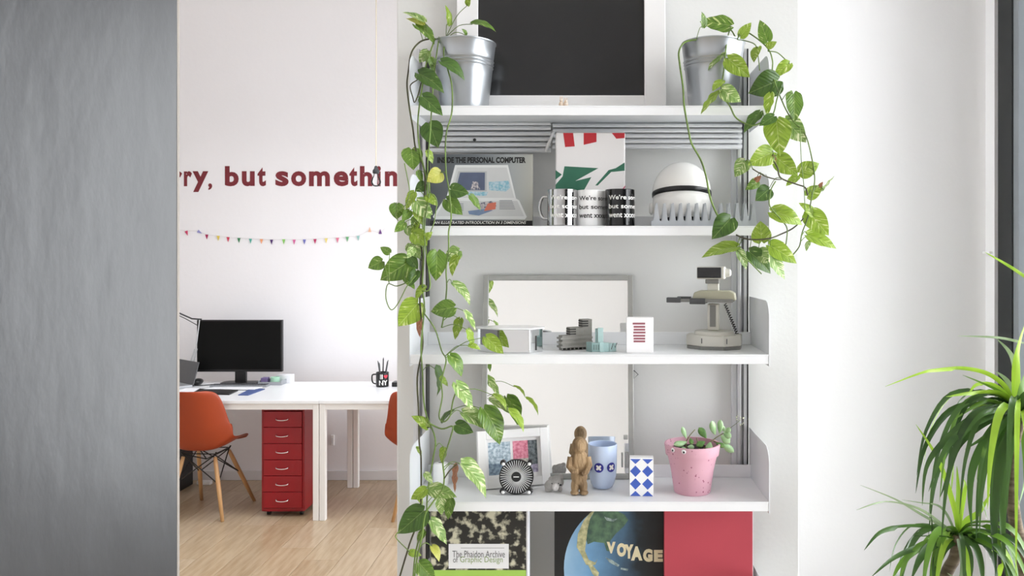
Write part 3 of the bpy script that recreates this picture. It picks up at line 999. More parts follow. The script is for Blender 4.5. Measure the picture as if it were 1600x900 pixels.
MB().tube([(x_ - .001, .0, z_ + .012), (x_ + .012, 0, z_), (x_ - .001, 0, z_ - .012), (x_ - .001, 0, z_ + .012)], .0012, 6).build('hanging_ring', M_DARK, t)

# ------------------------------------------------------------------ shelf three
def on(z, py):
    return F * (ZC - z) / (py - HY)

# faceted mirrored box
yy = on(Z[2], 552) + .045
M_POL = mat('polished_steel', rgb(226, 227, 228), .04, 1., var=.005)
t = thing('mirrored_box', 'faceted mirror-steel box with a flat lid near the vines', 'box', (P(798, 0, yy).x, yy, Z[2] + .0003))
wx, wy, hh = 51 * yy / F, .046, P(0, 513, yy).z - Z[2]
oct_ = [(-wx, -.008), (-wx * .28, -wy), (wx * .62, -wy), (wx * .98, -.012), (wx * .98, .012), (wx * .55, wy), (-wx * .4, wy), (-wx, .015)]
MB().prism(oct_, 0, hh, 'z').build('box_body', M_POL, t, bevel=.001)
MB().prism([(x * 1.06, y * 1.06) for x, y in oct_], hh + .0002, hh + .004, 'z').build('lid', mat('white_lid', rgb(240, 241, 243), .15, var=.01), t, bevel=.001)
sx = wx * .8
a_ = math.atan2(wy - .012, wx * .36)
Mx = Matrix.Translation((wx * .8, -(wy + .012) / 2 - .0004, 0)) @ Matrix.Rotation(a_, 4, 'Z')
MB().box(-.0022, .0022, -.001, .0005, .006, hh * .72, Mx).build('slot', M_BLACK, t)

# concrete stepped building model
M_CONC = mat('grey_cast_concrete', rgb(152, 150, 144), .8, var=.08, scale=90, bump=.1, bscale=400)
M_CDARK = mat('dark_recess_paint', rgb(58, 57, 55), .8, var=.08)
yy = on(Z[2], 547) + .012
t = thing('building_model', 'grey concrete model of a stepped tower block', 'architectural model', (P(899, 0, yy).x, yy, Z[2] + .0003), math.radians(24))
s = yy / F
k_ = s / math.cos(math.radians(24))
X = lambda px: (px - 899) * k_
H_ = lambda py: (547 - py) * s
dp = .026
MB().box(X(876), X(922), -dp / 2, dp / 2, H_(541), H_(524)).build('podium_block', M_CONC, t, bevel=.0006)
MB().box(X(888), X(922), -dp / 2, dp / 2, H_(524) + .0001, H_(512)).build('middle_block', M_CONC, t, bevel=.0006)
MB().box(X(907), X(922), -dp / 2, dp / 2, H_(512) + .0001, H_(500)).build('tower_block', M_CONC, t, bevel=.0006)
for a, b, c_, d in ((873.5, 922.5, 530, 527), (873.5, 922.5, 536.5, 533.5), (873.5, 922.5, 543, 540)):
    MB().box(X(a), X(b), -dp / 2 - .0025, dp / 2 + .0025, H_(a * 0 + c_), H_(d)).build('floor_band', M_CONC, t, bevel=.0005)
for k in range(8):
    x_ = X(877) + k * (X(920) - X(877)) / 7
    MB().box(x_ - .0012, x_ + .0012, -dp / 2 + .001, dp / 2 - .001, 0, H_(543)).build('column', M_CONC, t)
for za, x_, n_ in ((512.5, 888, 3), (500.5, 907, 3)):
    for k in range(n_):
        z1 = H_(za + 1.2 + k * 3.6)
        MB().box(X(x_) - .0004, X(x_ + 9) , -dp / 2 - .0005, dp / 2 + .0005, z1 - .0035, z1).build('window_strip', M_CDARK, t)
MB().box(X(880), X(918), -dp / 2 + .004, dp / 2 - .004, .0002, H_(543)).build('undercroft', M_CDARK, t)

# teal building model
M_TEAL = mat('pale_teal_resin', rgb(186, 216, 215), .3, var=.06, scale=60)
M_TEAL2 = mat('grey_teal_resin', rgb(140, 166, 164), .4, var=.06, scale=60)
yy = on(Z[2], 550.5) + .014
t = thing('building_model', 'pale teal model of a small tower with angled wings', 'architectural model', (P(938, 0, yy).x, yy, Z[2] + .0003))
s = yy / F
MB().box(-4 * s, 4.5 * s, -.006, .008, 14 * s, 37 * s).build('tower', M_TEAL, t, bevel=.0006)
MB().box(-8 * s, -4.2 * s, -.004, .006, 14 * s, 36 * s).build('tower_fin', M_TEAL2, t, bevel=.0006)
MB().box(-14 * s, 14 * s, -.004, .016, 0, 13.8 * s).build('base_block', M_TEAL, t, bevel=.0006)
MB().prism([(-22 * s, .004), (-13 * s, -.014), (-13 * s, .01)], 0, 15 * s, 'z').build('left_wing', M_TEAL2, t, bevel=.0004)
MB().prism([(14.2 * s, -.006), (25 * s, .006), (14.2 * s, .012)], 0, 13 * s, 'z').build('right_wing', M_TEAL, t, bevel=.0004)
MB().box(-1 * s, 5 * s, -.012, -.0042, 0, 15.5 * s).build('entrance_block', M_TEAL, t, bevel=.0004)
MB().tube([(17 * s, -.008, 4 * s), (20 * s, -.008, 14 * s), (23 * s, -.008, 7 * s), (26 * s, -.006, 14 * s)], .001, 5).build('brace', M_CDARK, t)
for k in range(3):
    MB().box((-11 + k * 3.6) * s, (-9 + k * 3.6) * s, -.0045, -.0039, 3 * s, 11 * s).build('window', M_TEAL2, t)

# white carton with pink stripes
yy = on(Z[2], 551.5) + .002
s = yy / F
t = thing('striped_carton', 'white carton printed with seven short maroon stripes', 'box', (P(1000, 0, yy).x, yy, Z[2] + .0003))
MB().box(-21 * s, 21 * s, 0, .03, 0, 55 * s).build('carton', mat('white_card', rgb(246, 245, 246), .5, var=.005), t, bevel=.0008)
decal(t, [[(x0 * s, (552 - py) * s), (x1 * s, (552 - py) * s), (x1 * s, (552 - py - 2.9) * s), (x0 * s, (552 - py - 2.9) * s)]
          for py, x0, x1 in ((505, -11.5, 8), (510, -10, 8), (514.5, -10, 8), (519, -10.5, 8.5), (524, -10.5, 8), (528.5, -10, 8), (532.8, -10, 8))],
      mat('maroon_stripe', rgb(158, 92, 104), .6, var=.04), name='stripes')

# toy robot
M_RB = mat('warm_grey_plastic', rgb(206, 203, 194), .4, var=.02)
M_RG = mat('mid_grey_plastic', rgb(128, 127, 124), .45, var=.03)
M_RD = mat('dark_grey_plastic', rgb(76, 76, 78), .45, var=.03)
yy = on(Z[2], 547) + .05
s = yy / F
t = thing('toy_robot', 'grey desktop toy robot with a dark visor and arms held out', 'toy robot', (P(1116, 0, yy).x, yy, Z[2] + .0003), math.radians(-14))
H_ = lambda py: (548 - py) * s * .985
oc = lambda r, k=.414: [(r * a, r * b * .8) for a, b in ((-1, -k), (-k, -1), (k, -1), (1, -k), (1, k), (k, 1), (-k, 1), (-1, k))]
MB().prism(oc(41 * s), 0, H_(543), 'z').build('base_foot', M_RG, t, bevel=.001)
MB().prism(oc(42 * s), H_(543) + .0001, H_(526), 'z').build('base_drum', M_RB, t, bevel=.003)
MB().lathe([(0, H_(526)), (31 * s, H_(526) + .0001), (30 * s, H_(521)), (0, H_(520))], 28).build('turntable', M_RB, t, auto=40)
for xa in (-16, 22):
    MB().box((xa - .7) * s, (xa + .7) * s, -33.8 * s, -33.2 * s, H_(538), H_(530)).build('base_notch', M_RD, t)
MB().box(-10 * s, 8 * s, -8 * s, 9 * s, H_(520), H_(478)).build('column', M_RB, t, bevel=.003)
MB().box(-6 * s, 3 * s, -8.6 * s, -8.05 * s, H_(514), H_(480)).build('column_track', M_RG, t, bevel=.0005)
MB().prism([(-33 * s, H_(470)), (-30 * s, H_(460)), (-22 * s, H_(457)), (24 * s, H_(457)), (32 * s, H_(461)), (34 * s, H_(472)), (-33 * s, H_(472))], -15 * s, 15 * s, 'y').build('shoulder_block', mat('olive_grey_plastic', rgb(176, 173, 152), .45, var=.03), t, bevel=.003)
for sy, ln in ((-1, 0), (1, 12)):
    arm = MB().box((-56 + ln) * s, 30 * s, sy * 17 * s - 3 * s, sy * 17 * s + 3 * s, H_(475), H_(470)).build('arm', M_RG, t, bevel=.001)
    MB().box((-72 + ln) * s, (-50 + ln) * s, sy * 17 * s - 5 * s, sy * 17 * s + 5 * s, H_(476), H_(468)).build('hand', M_RD, arm, bevel=.0015)
    MB().box((-36) * s, (-12) * s, sy * 17 * s - 5.5 * s, sy * 17 * s + 5.5 * s, H_(478), H_(469)).build('arm_grip', M_RD, arm, bevel=.0015)
MB().box(-10 * s, 7 * s, -7 * s, 7 * s, H_(457), H_(446)).build('neck', M_RB, t, bevel=.001)
MB().box(-13 * s, 8 * s, -9 * s, 9 * s, H_(446), H_(439)).build('neck_collar', M_RG, t, bevel=.002)
hd = MB().box(-26 * s, 17 * s, -13 * s, 18 * s, H_(439) + .0002, H_(419)).build('head', M_RB, t, bevel=.004, seg=3)
MB().box(-25 * s, 12 * s, -15 * s, -13.05 * s, H_(437), H_(420.5)).build('visor', mat('smoked_visor', rgb(24, 24, 25), .12, var=.02), hd, bevel=.003, seg=3)
MB().lathe([(0, 0), (7 * s, 0), (6 * s, 7 * s), (3.5 * s, 9 * s), (0, 9 * s)], 18, M=Matrix.Translation((17 * s, 3 * s, H_(429))) @ Matrix.Rotation(R90, 4, 'Y')).build('side_knob', M_RB, hd, auto=40)
co = []
p0, p1 = Vector((17 * s, -2 * s, H_(478))), Vector((36 * s, -12 * s, H_(524)))
ax = (p1 - p0).normalized()
e1 = ax.cross(Vector((0, 1, 0))).normalized()
e2 = ax.cross(e1)
for k in range(13 * 10 + 1):
    u = k / 130
    a = 2 * math.pi * k / 10
    co.append(p0.lerp(p1, u) + e1 * (.0036 * math.cos(a)) + e2 * (.0036 * math.sin(a)))
MB().tube(co, .0013, 5).build('coiled_cord', M_BLACK, t, smooth=True)

# ------------------------------------------------------------------ shelf four
# small white jar behind the vines
yy = 2.2
t = thing('white_jar', 'small white ceramic jar behind the vines at the left end', 'jar', (P(689, 0, yy).x, yy, Z[3] + .0003))
MB().lathe([(0, 0), (.02, 0), (.0215, .004), (.0215, .05), (.018, .058), (.009, .06), (.009, .056), (.0, .056)], 28).build('jar_body', M_MUGW, t, auto=45)
MB().lathe([(0, .0565), (.0085, .0565), (.0085, .0585), (0, .0585)], 16).build('stopper', M_DARK, t)

# white photo frame
yy = on(Z[3], 765) + .012
s = yy / F
t = thing('photo_frame', 'small white photo frame with a colourful street picture', 'photo frame', (P(803, 0, yy).x, yy + .015, Z[3] + .0006), math.radians(17), rx=math.radians(-13))
fw, fh, bb = 57 * s, 88 * s, 13.5 * s
MB().box(-fw, -fw + bb, -.014, .006, 0, fh).build('stile', M_FRW, t, bevel=.0015)
MB().box(fw - bb, fw, -.014, .006, 0, fh).build('stile', M_FRW, t, bevel=.0015)
MB().box(-fw + bb, fw - bb, -.014, .006, 0, bb).build('rail', M_FRW, t, bevel=.0015)
MB().box(-fw + bb, fw - bb, -.014, .006, fh - bb, fh).build('rail', M_FRW, t, bevel=.0015)
MB().box(-fw + bb, fw - bb, .0, .005, bb, fh - bb).build('mount', M_FRW, t)
iw, ih, i0 = fw - bb - 4 * s, fh - bb - 5 * s, bb + 6 * s
ims = [((214, 226, 234), (140, 162, 178)), ((236, 160, 180), (206, 104, 128)), ((120, 128, 132), (60, 70, 74)), ((220, 214, 202), (150, 150, 146)), ((196, 190, 210), (140, 130, 158)), ((146, 166, 182), (92, 110, 130))]
rects = [(-1, -.1, .35, 1), (.0, .62, .45, 1), (.62, 1, .1, 1), (-.1, .62, 0, .45), (.35, 1, 0, .25), (-1, -.1, 0, .35)]
for k, (a, b, c_, d) in enumerate(rects):
    m = mat('street_print_%d' % k, rgb(*ims[k][0]), .5, scale=130, col2=rgb(*ims[k][1]))
    decal(t, [[(a * iw, i0 + c_ * (ih - i0)), (b * iw, i0 + c_ * (ih - i0)), (b * iw, i0 + d * (ih - i0)), (a * iw, i0 + d * (ih - i0))]], m, -.0004 - k * .00005, 'photo')

# finned cooler
yy = on(Z[3], 775.5) + .012
s = yy / F
t = thing('heatsink_fan', 'round black processor cooler with silver radial fins', 'cooler', (P(806.5, 0, yy).x, yy, Z[3] + .0004), rx=math.radians(-8))
rr, zc = 25.5 * s, 27.5 * s
My = Matrix.Translation((0, 0, zc)) @ Matrix.Rotation(R90, 4, 'X')
MB().lathe([(rr * .99, -.012), (rr * 1.05, -.012), (rr * 1.05, .004), (rr * .99, .004), (rr * .99, -.012)], 48, M=My).build('rim', M_BLACK, t, auto=40)
MB().lathe([(0, -.012), (rr * .99, -.012), (rr * .99, -.004), (0, -.004)], 40, M=My).build('back_plate', M_BLACK, t, auto=40)
fn = MB()
for k in range(40):
    a = 2 * math.pi * k / 40
    M2 = My @ Matrix.Rotation(a, 4, 'Z')
    fn.box(rr * .3, rr * .985, -.0008, .0008, -.0039, .003, M2)
fn.build('fins', mat('bright_aluminium_fin', rgb(222, 223, 225), .45, .15, var=.02), t)
MB().lathe([(0, -.004), (rr * .3, -.004), (rr * .3, .0045), (rr * .27, .006), (0, .006)], 28, M=My).build('hub', M_BLACK, t, auto=40)
MB().box(-rr * .17, rr * .17, -.0064, -.0061, zc - .001, zc + .0012).build('hub_print', M_PRINTW, t)
for sx in (-1, 1):
    for sz in (-1, 1):
        x_, z_ = sx * 21.5 * s, zc + sz * 21.5 * s
        MB().lathe([(0, -.014), (.0072, -.014), (.0072, .004), (.005, .006), (0, .006)], 14, M=Matrix.Translation((x_, 0, z_)) @ Matrix.Rotation(R90, 4, 'X')).build('corner_post', M_BLACK, t, auto=40)
        MB().ball((x_ - sx * .002, -.007, z_ - .003), .0048, .0055, .0042, 10, 8).build('push_pin', M_WHITE, t, smooth=True)

# soft grey toy
yy = on(Z[3], 769) + .006
t = thing('plush_toy', 'tiny grey furry toy animal lying by the photo frame', 'plush toy', (P(865, 0, yy).x, yy, Z[3] + .0003))
s = yy / F
M_FUR = mat('grey_fleece', rgb(224, 221, 218), .95, var=.12, scale=160, bump=.9, bscale=500)
b = MB().ball((5 * s, .004, 14 * s), 11 * s, 11 * s, 10.5 * s, 18, 12).ball((-6 * s, .0, 9 * s), 8.5 * s, 9 * s, 9 * s, 14, 10)
b.ball((-4 * s, .006, 18 * s), 4.5 * s, 3 * s, 4.5 * s, 10, 8).ball((11 * s, .008, 22 * s), 4.5 * s, 3 * s, 4.5 * s, 10, 8).ball((-10 * s, -.004, 4 * s), 4 * s, 4 * s, 4 * s, 10, 8).ball((10 * s, -.004, 4 * s), 4 * s, 4 * s, 4 * s, 10, 8)
o = b.build('body', M_FUR, t, smooth=True)
rm = o.modifiers.new('fur_skin', 'REMESH')
rm.mode = 'VOXEL'
rm.voxel_size = .0014
rm.use_smooth_shade = True
MB().ball((3 * s, -.014, 9 * s), 5.5 * s, 4 * s, 6 * s, 12, 8).build('muzzle', mat('white_fleece', rgb(232, 228, 226), .95, var=.05, scale=200, bump=.5, bscale=600), t, smooth=True)
for xa in (-2, 8):
    MB().ball((xa * s, -.0165, 15 * s), .0016, .0012, .0016, 8, 6).build('eye', M_BLACK, t, smooth=True)
MB().ball((11 * s, -.012, 12 * s), .0034, .002, .0026, 8, 6).build('nose', M_DARK, t, smooth=True)

# plain carved figurine
yy = on(Z[3], 776) + .022
s = yy / F
t = thing('carved_figurine', 'small brown carved figurine standing beside the pale blue cup', 'figurine', (P(905, 0, yy).x, yy, Z[3] + .0003))
M_CARV = mat('brown_carved_wood', rgb(172, 144, 108), .75, scale=55, stretch=(1, 1, .25), col2=rgb(122, 98, 70), bump=.7, bscale=140)
b = MB().ball((0, 0, 76 * s), 11.5 * s, 11 * s, 14 * s, 18, 12).ball((0, .002, 50 * s), 14.5 * s, 10 * s, 21 * s, 18, 12).ball((0, 0, 28 * s), 13 * s, 10 * s, 16 * s, 18, 12)
b.ball((-6.5 * s, 0, 12 * s), 6.5 * s, 7.5 * s, 14 * s, 14, 10).ball((6.5 * s, 0, 12 * s), 6.5 * s, 7.5 * s, 14 * s, 14, 10)
b.ball((-7 * s, -4 * s, 3.5 * s), 7 * s, 9 * s, 3.5 * s, 14, 8).ball((7.5 * s, -4 * s, 3.5 * s), 7 * s, 9 * s, 3.5 * s, 14, 8)
b.tube([(-13 * s, 0, 58 * s), (-15.5 * s, -3 * s, 44 * s), (-9 * s, -10 * s, 37 * s), (-2 * s, -11 * s, 38 * s)], [5.5 * s, 5.5 * s, 4.5 * s, 4 * s], 10)
b.tube([(13 * s, 0, 58 * s), (15.5 * s, -3 * s, 46 * s), (11 * s, -9 * s, 37 * s), (4 * s, -11 * s, 34 * s)], [5.5 * s, 5.5 * s, 4.5 * s, 4 * s], 10)
o = b.build('figure', M_CARV, t, smooth=True)
rm = o.modifiers.new('carved_skin', 'REMESH')
rm.mode = 'VOXEL'
rm.voxel_size = .0013
rm.use_smooth_shade = True

# pale blue cup
yy = on(Z[3], 767) + .034
s = yy / F
t = thing('blue_cup', 'tall pale blue cup with navy round flower emblems', 'cup', (P(941.5, 0, yy).x, yy, Z[3] + .0003))
hcup = P(0, 693, yy).z - Z[3]
M_CUP = mat('pale_blue_glaze', rgb(196, 212, 238), .2, var=.01)
r0, r1 = 15.5 * s, 22.8 * s
MB().lathe([(0, 0), (r0 * .8, 0), (r0, .003), (r0 * 1.18, .012), (r1 * .93, hcup * .28), (r1 * .98, hcup * .5), (r1, hcup - .002), (r1 - .001, hcup), (r1 - .003, hcup - .001), (r1 - .0045, hcup * .5), (r0, .016), (0, .012)], 44).build('cup_body', M_CUP, t, auto=50)
M_NAVY = mat('navy_print', rgb(44, 46, 150), .4, var=.03)
re = r1 * .985
for k, a0 in enumerate((-1.12, -.28, .62)):
    mb = MB()
    zc_ = P(0, 731.5, yy - r1).z - Z[3]
    ring = [((re + .0008) * math.sin(a0 + math.cos(j * math.pi / 14) * 7.6 * s / re), -(re + .0008) * math.cos(a0 + math.cos(j * math.pi / 14) * 7.6 * s / re), zc_ + 7.4 * s * math.sin(j * math.pi / 14)) for j in range(28)]
    mb.add(ring + [((re + .0008) * math.sin(a0), -(re + .0008) * math.cos(a0), zc_)], [(j, (j + 1) % 28, 28) for j in range(28)])
    em = mb.build('emblem', M_NAVY, t)
    mb = MB()
    for d in (.785, 2.356, 3.927, 5.498):
        cx_, cz_ = 2.6 * s * math.cos(d), 2.6 * s * math.sin(d)
        ring = []
        for j in range(12):
            u, v = 2.5 * s * math.cos(j * math.pi / 6), 1.7 * s * math.sin(j * math.pi / 6)
            x_, z_ = cx_ + u * math.cos(d) - v * math.sin(d), cz_ + u * math.sin(d) + v * math.cos(d)
            aa = a0 + x_ / re
            ring.append(((re + .0014) * math.sin(aa), -(re + .0014) * math.cos(aa), zc_ + z_))
        mb.add(ring, [tuple(range(12))])
    mb.build('flower_print', M_PRINTW, em)

# box with blue diamonds
yy = on(Z[3], 776) + .001
s = yy / F
t = thing('diamond_box', 'small white box patterned with blue diamonds', 'box', (P(1002.3, 0, yy).x, yy, Z[3] + .0003), math.radians(-3))
hb = 60.5 * s
MB().box(-18.6 * s, 18.6 * s, 0, .024, 0, hb).build('carton', M_MUGW, t, bevel=.0006)
dd = []
for cx_ in (-9.4, 9.6):
    dd += [[((cx_ - 8.4) * s, .5 * s), ((cx_ + 8.4) * s, .5 * s), (cx_ * s, 8.6 * s)], [((cx_ - 8.4) * s, 58.3 * s), (cx_ * s, 50.5 * s), ((cx_ + 8.4) * s, 58.3 * s)]]
    for cz_ in (19.4, 39.2):
        dd.append([((cx_ - 8.6) * s, cz_ * s), (cx_ * s, (cz_ - 9) * s), ((cx_ + 8.6) * s, cz_ * s), (cx_ * s, (cz_ + 9) * s)])
decal(t, dd, mat('royal_blue_print', rgb(66, 98, 190), .5, var=.03), name='diamonds')

# pink pot with stuck-on eyes
yy = on(Z[3], 777) + .052
s = yy / F
t = thing('pink_pot', 'pink speckled flower pot with two googly eyes', 'plant pot', (P(1081.5, 0, yy).x, yy, Z[3] + .0003))
m = mat('pink_terracotta', rgb(214, 166, 180), .75, var=.03)
nt = m.node_tree
vo = nt.nodes.new('ShaderNodeTexVoronoi')
vo.inputs['Scale'].default_value = 105
tc = nt.nodes.new('ShaderNodeTexCoord')
nt.links.new(tc.outputs['Object'], vo.inputs['Vector'])
cr = nt.nodes.new('ShaderNodeValToRGB')
cr.color_ramp.elements[0].position, cr.color_ramp.elements[1].position = .2, .27
nz = nt.nodes.new('ShaderNodeTexNoise')
nz.inputs['Scale'].default_value = 26
nt.links.new(tc.outputs['Object'], nz.inputs['Vector'])
c2 = nt.nodes.new('ShaderNodeValToRGB')
c2.color_ramp.elements[0].position, c2.color_ramp.elements[1].position = .5, .56
nt.links.new(nz.outputs[0], c2.inputs[0])
inv = nt.nodes.new('ShaderNodeMath')
inv.operation = 'SUBTRACT'
inv.inputs[0].default_value = 1
nt.links.new(vo.outputs['Distance'], cr.inputs[0])
nt.links.new(cr.outputs[0], inv.inputs[1])
mu = nt.nodes.new('ShaderNodeMath')
mu.operation = 'MULTIPLY'
nt.links.new(inv.outputs[0], mu.inputs[0])
nt.links.new(c2.outputs[0], mu.inputs[1])
mx2 = nt.nodes.new('ShaderNodeMix')
mx2.data_type = 'RGBA'
old = nt.nodes['Principled BSDF'].inputs['Base Color'].links[0].from_socket
nt.links.new(mu.outputs[0], mx2.inputs[0])
nt.links.new(old, mx2.inputs[6])
mx2.inputs[7].default_value = rgb(150, 84, 104)
nt.links.new(mx2.outputs[2], nt.nodes['Principled BSDF'].inputs['Base Color'])
hp = P(0, 692, yy).z - Z[3]
ra, rb_ = 43.5 * s, 28.5 * s
zr = hp * .77
MB().lathe([(0, 0), (rb_ - .002, 0), (rb_, .003), (ra * .845, zr), (ra * .945, zr + .0005), (ra * .95, zr + .002), (ra, hp - .002), (ra - .001, hp), (ra - .005, hp), (ra * .9, hp * .8), (rb_ - .004, .006), (0, .006)], 48).build('pot_wall', m, t, auto=40)
MB().lathe([(0, hp * .86), (ra * .4, hp * .875), (ra * .93 - .004, hp * .855), (ra * .9 - .004, hp * .835), (0, hp * .835)], 28).build('soil', M_SOIL, t, smooth=True)
for pxe in (1049, 1064):
    xe = (pxe - 1081.5) * s
    ze = P(0, 707, yy - ra).z - Z[3]
    rl = ra * .975
    a = math.asin(max(-.99, min(.99, xe / rl)))
    Me = Matrix.Rotation(a, 4, 'Z') @ Matrix.Translation((0, -rl, ze)) @ Matrix.Rotation(R90, 4, 'X')
    ey = MB().lathe([(0, -.001), (.0062, -.001), (.0062, .001), (.004, .0026), (0, .003)], 18, M=Me).build('googly_eye', M_MUGW, t, auto=50)
    MB().lathe([(0, .0031), (.0026, .0027), (.0028, .0031), (0, .0036)], 12, c=(.0008, -.0014, 0), M=Me).build('pupil', M_BLACK, ey)

# ------------------------------------------------------------------ lowest shelf: big books
m = mat('black_and_cream_cover', rgb(38, 37, 34), .5, scale=40, col2=rgb(206, 202, 178))
m.node_tree.nodes['Color Ramp'].color_ramp.elements[0].position = .5
m.node_tree.nodes['Color Ramp'].color_ramp.elements[1].position = .62
t, q, hw, H = book('design_archive_box', 'black and cream mottled box file with a white title label', 'box file', 673, 822, 797, 990, 2.13, .06, Z[4], m)
L = lambda *pp: [q(*p) for p in pp]
decal(t, [L((673, 891), (822, 891), (822, 1010), (673, 1010))], mat('lime_green_card', rgb(168, 208, 92), .5, var=.03), name='lime_panel')
decal(t, [L((701, 850), (795, 850), (795, 888.5), (701, 888.5))], mat('label_paper', rgb(236, 236, 238), .6, var=.01), -.0006, 'label')
decal(t, [L((720, 856), (788, 856), (788, 856.6), (720, 856.6))], mat('grey_rule', rgb(120, 120, 120), .6), -.0008, 'rule')
M_TXT = mat('grey_lettering', rgb(92, 92, 94), .6)
for s_, a, b, c_, d, mm in (('The Phaidon Archive', 707, 789, 860.5, 871, M_TXT), ('of', 708, 715.5, 869.8, 879, M_TXT), ('Graphic Design', 719, 785.5, 869.5, 881.5, mat('green_lettering', rgb(150, 172, 112), .6))):
    x0, z1 = q(a, c_); x1, z0 = q(b, d)
    lettering(t, s_, mm, x0, x1, z0, z1, y=-.001)
MB().box(hw + .0002, hw + .006, .004, .056, .002, H - .003).build('page_edge', M_PAPER, t, bevel=.0008)

m = mat('black_sleeve', rgb(24, 25, 26), .4, var=.06, scale=14)
t, q, hw, H = book('record_sleeve', 'black record sleeve showing a globe and the word VOYAGE', 'record sleeve', 866, 1041, 797, 990, 2.2, .006, Z[4], m, lean=2)
L = lambda *pp: [q(*p) for p in pp]
# the printed globe: ocean disc with night side, land over it
gx, gz = q(990, 889)
gr = 109 * 2.2 / F
mo = grad_mat('ocean_print', [(0, rgb(172, 204, 224)), (.35, rgb(112, 158, 196)), (.62, rgb(72, 104, 130)), (.82, rgb(30, 38, 44)), (1, rgb(24, 25, 26))], 0, gx - gr, gx + gr * .62, .4, .28)
poly = [(gx + gr * math.cos(a), gz + gr * math.sin(a)) for a in [2 * math.pi * k / 64 for k in range(64)]]
x_r, z_b, z_t = q(1040.5, 0)[0], .001, H - .001
poly = [(min(x, x_r), max(z_b, min(z_t, z))) for x, z in poly]
decal(t, [poly], mo, -.0004, 'globe_print')
mg = mat('land_print', rgb(96, 128, 98), .5, scale=40, col2=rgb(64, 88, 76))
ms = mat('coast_print', rgb(206, 200, 152), .5, scale=60, col2=rgb(150, 150, 112))
decal(t, [L((930, 799), (962, 799), (976, 806), (982, 814), (975, 824), (962, 836), (954, 846), (952, 863), (948, 862), (944, 850), (928, 848), (918, 852), (914, 838), (918, 820))], mg, -.0007, 'land_print')
decal(t, [L((930, 799), (922, 812), (918, 830), (916, 846), (914, 862), (920, 876), (930, 880), (934, 874), (930, 884), (916, 884), (908, 868), (901, 856), (903, 836), (912, 815), (922, 803)),
          L((918, 882), (926, 884), (936, 896), (934, 905), (926, 898))], ms, -.0009, 'coast_print')
decal(t, [L((946, 872), (956, 876), (968, 884), (966, 887), (952, 880)), L((970, 888), (982, 890), (981, 893), (970, 891)), L((944, 809), (958, 813), (966, 812), (958, 817), (948, 815))], mat('pale_cloud_print', rgb(166, 182, 178), .5, scale=90, col2=rgb(96, 112, 110)), -.0009, 'cloud_print')
M_CRL = mat('cream_lettering', rgb(232, 220, 182), .5, var=.03)
for ch, a, b, c_, d in (('V', 948, 962, 848, 866), ('O', 964, 978.5, 850, 871), ('Y', 976, 990, 852, 874), ('A', 986, 1004, 855, 877), ('G', 1005, 1020, 859, 879), ('E', 1022, 1036, 860.5, 879)):
    x0, z1 = q(a, c_); x1, z0 = q(b, d)
    lettering(t, ch, M_CRL, x0, x1, z0, z1, y=-.0013, bold=.07, name='letter')

m = mat('crimson_cloth_board', rgb(190, 70, 84), .55, var=.04, scale=6, bump=.05, bscale=500)
t, q, hw, H = book('crimson_folder', 'plain crimson folder at the right end of the lowest shelf', 'folder', 1038, 1176, 796, 990, 2.17, .02, Z[4], m)
MB().box(hw + .0003, hw + .002, .002, .018, .001, H - .002).build('page_edge', M_PAPER, t)

